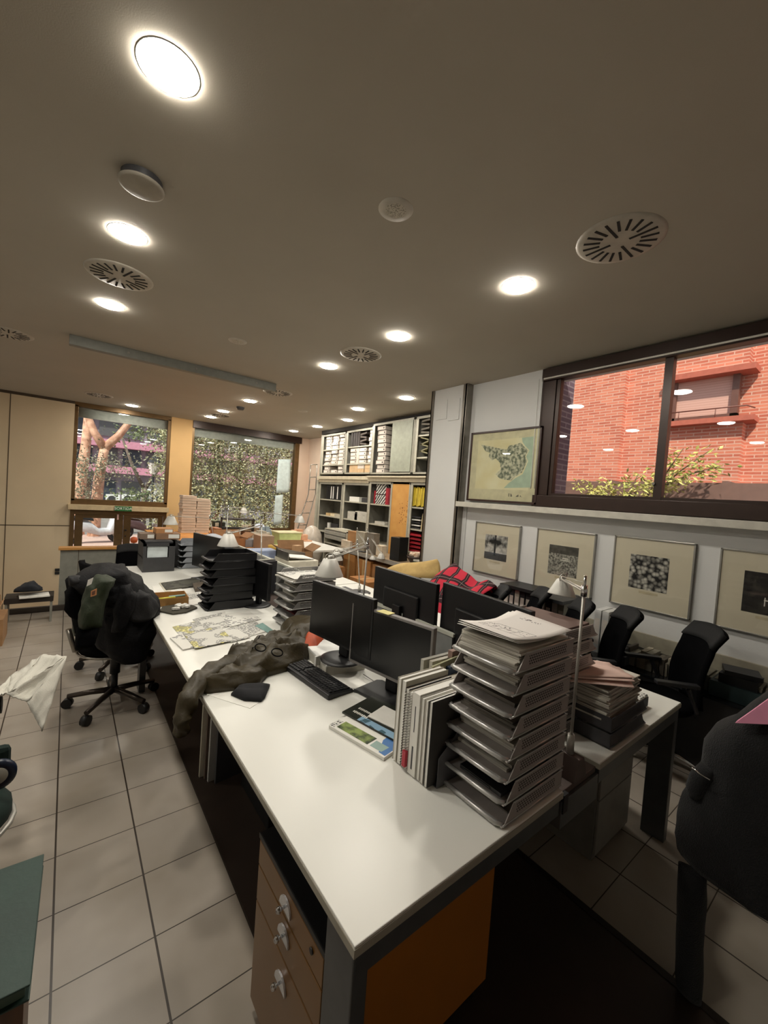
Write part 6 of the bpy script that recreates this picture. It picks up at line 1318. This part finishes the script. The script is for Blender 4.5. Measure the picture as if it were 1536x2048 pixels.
# ================================================================= far tables and clutter
ft = thing('drafting_table', 'orange wooden table before the far window with stacked white boxes', 'table', (1.95, 7.35, 0))
MB().box(-.75, .75, -1.6, 1.6, .72, .75).build('tabletop', wood_mat('orange wood', 'c8833c', 'd8954c', axis=1), ft)
for x in (-.7, .7):
    for y in (-1.5, 1.5): MB().box(x-.02, x+.02, y-.02, y+.02, 0, .72).build('leg', M_steel, ft)
ft2 = thing('model_table', 'white table crowded with architectural models before the far window', 'table', (3.25, 7.4, 0))
MB().box(-.5, .6, -1.5, 1.5, .72, .75).build('tabletop', M_desk, ft2)
for x in (-.45, .55):
    for y in (-1.4, 1.4): MB().box(x-.02, x+.02, y-.02, y+.02, 0, .72).build('leg', M_steel, ft2)
tower = mat('white model board', 'd4c0ac', .7)
for nm, x0, n_, lb in (('model_tray', 1.86, 14, 'left tower'), ('model_tray', 2.12, 13, 'right tower')):
    for i in range(n_):
        q = thing(nm, 'pinkish white flat model box, %s, %s' % ('bottom' if i == 0 else 'top' if i == n_-1 else 'level %d from bottom' % (i+1), lb+' before the far window'), 'box', (x0, 8.45, .751+i*.0515), rr.uniform(-.03, .03), 'stacked flat model boxes') if i == 0 and x0 < 2 else copy_tree(mt0, (x0+rr.uniform(-.01, .01), 8.45, .751+i*.0515), rr.uniform(-.04, .04), 'pinkish white flat model box, %s, %s' % ('bottom' if i == 0 else 'top' if i == n_-1 else 'level %d from bottom' % (i+1), lb+' before the far window'))
        if i == 0 and x0 < 2:
            mt0 = q; MB().box(-.12, .13, 0, .3, .004, .046).build('box_body', tower, mt0); MB().box(-.125, .135, -.004, .304, .0, .006).build('box_lid', mat('box lid rim', 'e0d0be', .7), mt0)
def item(lb, cat, nm, px, py, Y, w_, d, h, c_, rz=0, z=None, bevel=.003, rough=.7):
    p = aty(px, py, Y); zz = z if z is not None else .751
    return tag(MB().box(-w_/2, w_/2, -d/2, d/2, 0, h).build(nm, mat('item '+c_, c_, rough), loc=(p.x, Y, zz), rz=rz, bevel=bevel), lb, cat)
def model(lb, px, Y, w_, d, h, c_, seed):
    """small massing model: base board with several blocks"""
    p = aty(px, 1050, Y); t = thing('building_model', lb, 'model', (p.x, Y, .751), 0); r_ = random.Random(seed)
    MB().box(-w_/2, w_/2, -d/2, d/2, 0, .02).build('base_board', mat('item '+c_, c_, .7), t); b_ = MB()
    for i in range(6): x = r_.uniform(-w_*.35, w_*.35); y = r_.uniform(-d*.3, d*.3); a = r_.uniform(.03, w_*.18); b_.box(x-a, x+a, y-a*.8, y+a*.8, .02, .02+h*r_.uniform(.4, 1))
    b_.build('blocks', mat('item '+c_+'b', c_, .7), t)
    for i in range(3): MB().cb((r_.uniform(-w_*.3, w_*.3), 0, h*.6), (w_*.3, .01, h*.5), rz=r_.uniform(-1, 1)).build('wall_piece', mat('model piece', 'cfc6b4', .7), t)
bm_ = thing('dark_model', 'dark brown open box model with shelves before the far window', 'model', (aty(475, 1045, 7.4).x, 7.4, .751), -.25)
for (x0, x1, z0, z1) in ((-.28, .28, 0, .02), (-.28, .28, .36, .38), (-.28, -.26, 0, .38), (.26, .28, 0, .38), (-.28, .28, .2, .21)): MB().box(x0, x1, -.15, .15, z0, z1).build('board', mat('dark model board', '2c211c', .6), bm_)
for i in range(5): MB().box(-.22+i*.1, -.16+i*.1, -.1, .1, .02, .12+.02*(i % 3)).build('insert', mat('insert brown', '5a4030', .6), bm_)
def opencarton(lb, x, y, z, w_, d, h, rz, c_='9a6e48'):
    t = thing('open_carton', lb, 'box', (x, y, z), rz); m = mat('carton board '+c_, c_, .85)
    MB().box(-w_/2, w_/2, -d/2, -d/2+.006, 0, h).box(-w_/2, w_/2, d/2-.006, d/2, 0, h).box(-w_/2, -w_/2+.006, -d/2, d/2, 0, h).box(w_/2-.006, w_/2, -d/2, d/2, 0, h).box(-w_/2, w_/2, -d/2, d/2, 0, .006).build('carton_body', m, t)
    MB().cb((0, d/2+.03, h+.05), (w_, .006, .12), rx=-.5).build('flap', m, t); MB().cb((w_/2+.05, 0, h+.035), (.13, d, .006), ry=-.6).build('flap', m, t); MB().cb((-w_/2-.05, 0, h+.03), (.12, d, .006), ry=.6).build('flap', m, t)
    return t
x_ = lambda px, Y, py=1050: aty(px, py, Y).x
opencarton('open brown carton on the far side, left of the dark model', x_(462, 6.6), 6.55, .751, .42, .3, .14, .1)
opencarton('open brown carton with flaps behind the blue folder stack', 2.34, 4.78, TZ, .36, .3, .20, -.1, '8c6846')
tag(MB().cb((0, 0, .05), (.10, .08, .10), rz=.4).build('card_block', mat('item c9a27a', 'c9a27a', .8), loc=(2.36, 4.78, TZ+.16)), 'small tan card block sticking out of the open carton', 'block')
ll = thing('folder_stack', 'stack of pale blue folders in the middle of the right desks', 'folders', (2.0, 4.15, TZ), -.05)
for i in range(8): MB().cb((.0, 0, .011+i*.0205), (.36-.01*(i % 3), .25, .019), rz=.02*(i % 3-1)).build('folder', mat('blue folder', '98a6c4', .5), ll)
MB().box(-.26, -.17, -.12, .12, 0, .17).build('grey_folder', mat('slate grey folder', '6b7076', .5), ll)
ll2 = thing('folder_stack', 'pile of pale blue folders farther back beside the lamp pole', 'folders', (1.98, 5.02, TZ), 0)
for i in range(7): MB().cb((0, 0, .012+i*.026), (.34, .25, .024), rz=.03*((i*7) % 3-1)).build('folder', mat('blue folder', '98a6c4', .5), ll2)
pb = thing('printer', 'cream white printer with open grey lid on the middle of the right desks', 'printer', (1.84, 3.72, TZ), 0)
MB().box(-.15, .17, -.15, .2, 0, .28).build('body', M_cream, pb, bevel=.01); MB().ext([(-.15, .28), (.17, .28), (.17, .31), (-.15, .37)], 'Y', .15, .17).build('lid', M_steel, pb); MB().box(-.15, -.14, -.12, .17, .28, .36).build('paper_guide', M_steel, pb); MB().cb((.0, 0, .30), (.26, .24, .01), ry=.1).build('paper', M_paper, pb)
for i, (y, c_, lb) in enumerate(((3.42, 'c6c2b2', 'cream folder standing between black trays and middle trays'), (3.36, '1b1b1e', 'black folder standing beside the cream one, behind middle trays'), (3.30, '2a2a2e', 'charcoal folder standing nearest the grey tray stack'))):
    tag(MB().cb((0, 0, .15), (.30, .018, .30), rx=.0).build('file_folder', mat('file '+c_, c_, .6), loc=(1.42-.01*i, 3.62-.06*i, TZ), rz=.2), lb, 'file')
tag(MB().box(-.2, .2, -.15, .15, 0, .07).build('white_box', M_paper, loc=(2.15, 2.95, TZ), rz=.2), 'white crumpled cloth-like pile on the second right desk', 'papers') if False else None
def pw(u, v): return Vector((2.12+.42*(u-.5), 2.98+.34*(v-.5), TZ+.01+.05*sin(pi*u)*sin(pi*v)+.02*noise.fractal(Vector((u*4, v*4, 0)), 1, 2, 3)))
softgrid(pw, 16, 12, 'crumpled_paper', M_paper, 'crumpled white paper sheet on the second right desk by the lamp', 'paper', .002)
tag(quadplate([(1.75, 2.5), (2.05, 2.45), (2.15, 2.75), (1.85, 2.8)], TZ, TZ+.004).build('document', M_paper), 'white papers on the second right desk behind the monitors', 'papers')
tag(quadplate([(1.98, 3.3), (2.30, 3.35), (2.3, 3.5), (1.98, 3.46)], TZ, TZ+.01).build('black_folder', M_dgrey), 'dark folder under the round lamp foot', 'folder')
lf_ = thing('blue_roll', 'pale blue paper curl over the divider behind the black monitor', 'paper', (1.35, 4.75, TZ)); MB().grid(lambda u, v: (-.12+.30*u, -.2+.5*v, .32+.06*sin(pi*u)), 8, 6).build('sheet', mat('pale blue grey paper', 'b4bac4', .7), lf_, solid=.003, fixn=False); MB().box(-.10, .14, -.15, .22, 0, .30).build('box', mat('cable box grey', '55585c', .6), lf_)
yb = thing('storage_tub', 'pale yellow green plastic tub on the model table', 'tub', (x_(574, 6.6, 1055), 6.6, .751)); MB().loft([[(sx*a, sy*.16*(a/.2), z) for sx, sy in ((-1, -1), (1, -1), (1, 1), (-1, 1))] for a, z in ((.18, 0), (.21, .22))], smooth=False).build('tub_body', mat('yellow green tub', 'c9cf8c', .5), yb, bevel=.006); MB().box(-.22, .22, -.18, .18, .22, .235).build('lid', mat('cream lid', 'd4cba0', .5), yb)
gp = thing('plate_stack', 'round green tub lid stack beside the yellow tub', 'tub', (x_(570, 6.1, 1070), 6.1, .751)); MB().lathe([(.0005, .0), (.16, .0), (.20, .05), (.19, .06), (.0005, .03)], n=24).build('green_dish', mat('mint green', '8fc09a', .5), gp)
rd = thing('red_pot', 'red pot with yellow pot stacked on it', 'pot', (x_(549, 5.75, 1078), 5.75, .62)); MB().lathe([(.0005, 0), (.08, 0), (.10, .12), (.102, .13), (.0005, .13)], n=24).build('red_bowl', mat('red plastic', 'b02f22', .4), rd); MB().lathe([(.0005, .15), (.08, .15), (.09, .25), (.0005, .25)], n=24).build('yellow_pot', mat('amber plastic', 'c49a3a', .4), rd); MB().lathe([(.0005, .13), (.095, .13), (.09, .15), (.0005, .15)], n=24).build('white_rim', M_paper, rd)
MB().cyl((0, 0, -.62), (0, 0, 0), .06).build('stand', M_dgrey, rd)
model('grey stepped model between lamps on the model table', 520, 6.9, .5, .4, .22, 'b8ae9c', 3); model('pale peach model by the right lamp', 598, 7.2, .4, .4, .2, 'd9a684', 5); model('dark green black model left of the dark box model', 440, 7.9, .25, .3, .3, '2c3026', 6)
model('beige brown block model in front of the big window', 498, 8.0, .4, .3, .25, '8c7358', 7); model('grey blue model in the middle of the model table', 535, 7.7, .35, .3, .2, '8c98a0', 8)
hl = thing('desk_globe', 'white and blue rounded helmet shape on the far table', 'helmet', (x_(520, 8.3, 1035), 8.3, .751)); MB().lathe([(.0005, .22), (.08, .20), (.13, .12), (.14, .02), (.14, 0), (.0005, 0)], n=24).build('shell', mat('white blue shell', 'cfd8ea', .3), hl)
pbg = thing('clear_bags', 'crumpled translucent plastic bags by the ladder foot', 'bags', (4.15, 7.75, 0)); sb_ = MB()
sb_.grid(lambda u, v: (.25*cos(2*pi*u)*sin(pi*v)*(1+.2*noise.noise(Vector((u*9, v*9, 0)))), .25*sin(2*pi*u)*sin(pi*v), .5-.5*cos(pi*v)*(1)), 24, 14); sb_.build('bag', mat('milky plastic', 'c8bcae', .3), pbg)
item('brown carton on the far table behind the dark model', 'box', 'carton', 505, 1060, 7.2, .3, .3, .16, '8a6446'); item('grey beige box stack right of the lamp pole', 'box', 'carton', 528, 1070, 6.2, .22, .3, .22, 'a08a74')
item('blue grey folded portfolio before the models', 'portfolio', 'portfolio', 510, 1060, 6.5, .35, .2, .12, '8c8f94'); item('tan carton at the right of the far lamp', 'box', 'carton', 432, 1062, 7.0, .10, .3, .25, 'a9714c')
# second peach lamp far
task_lamp('small peach shaded lamp on the far table before the window', (x_(443, 8.9, 1030), 8.9, .751), aty(443, 1014, 8.9), aty(487, 1026, 8.9), .18, 'disc')
# reception items on the parapet side
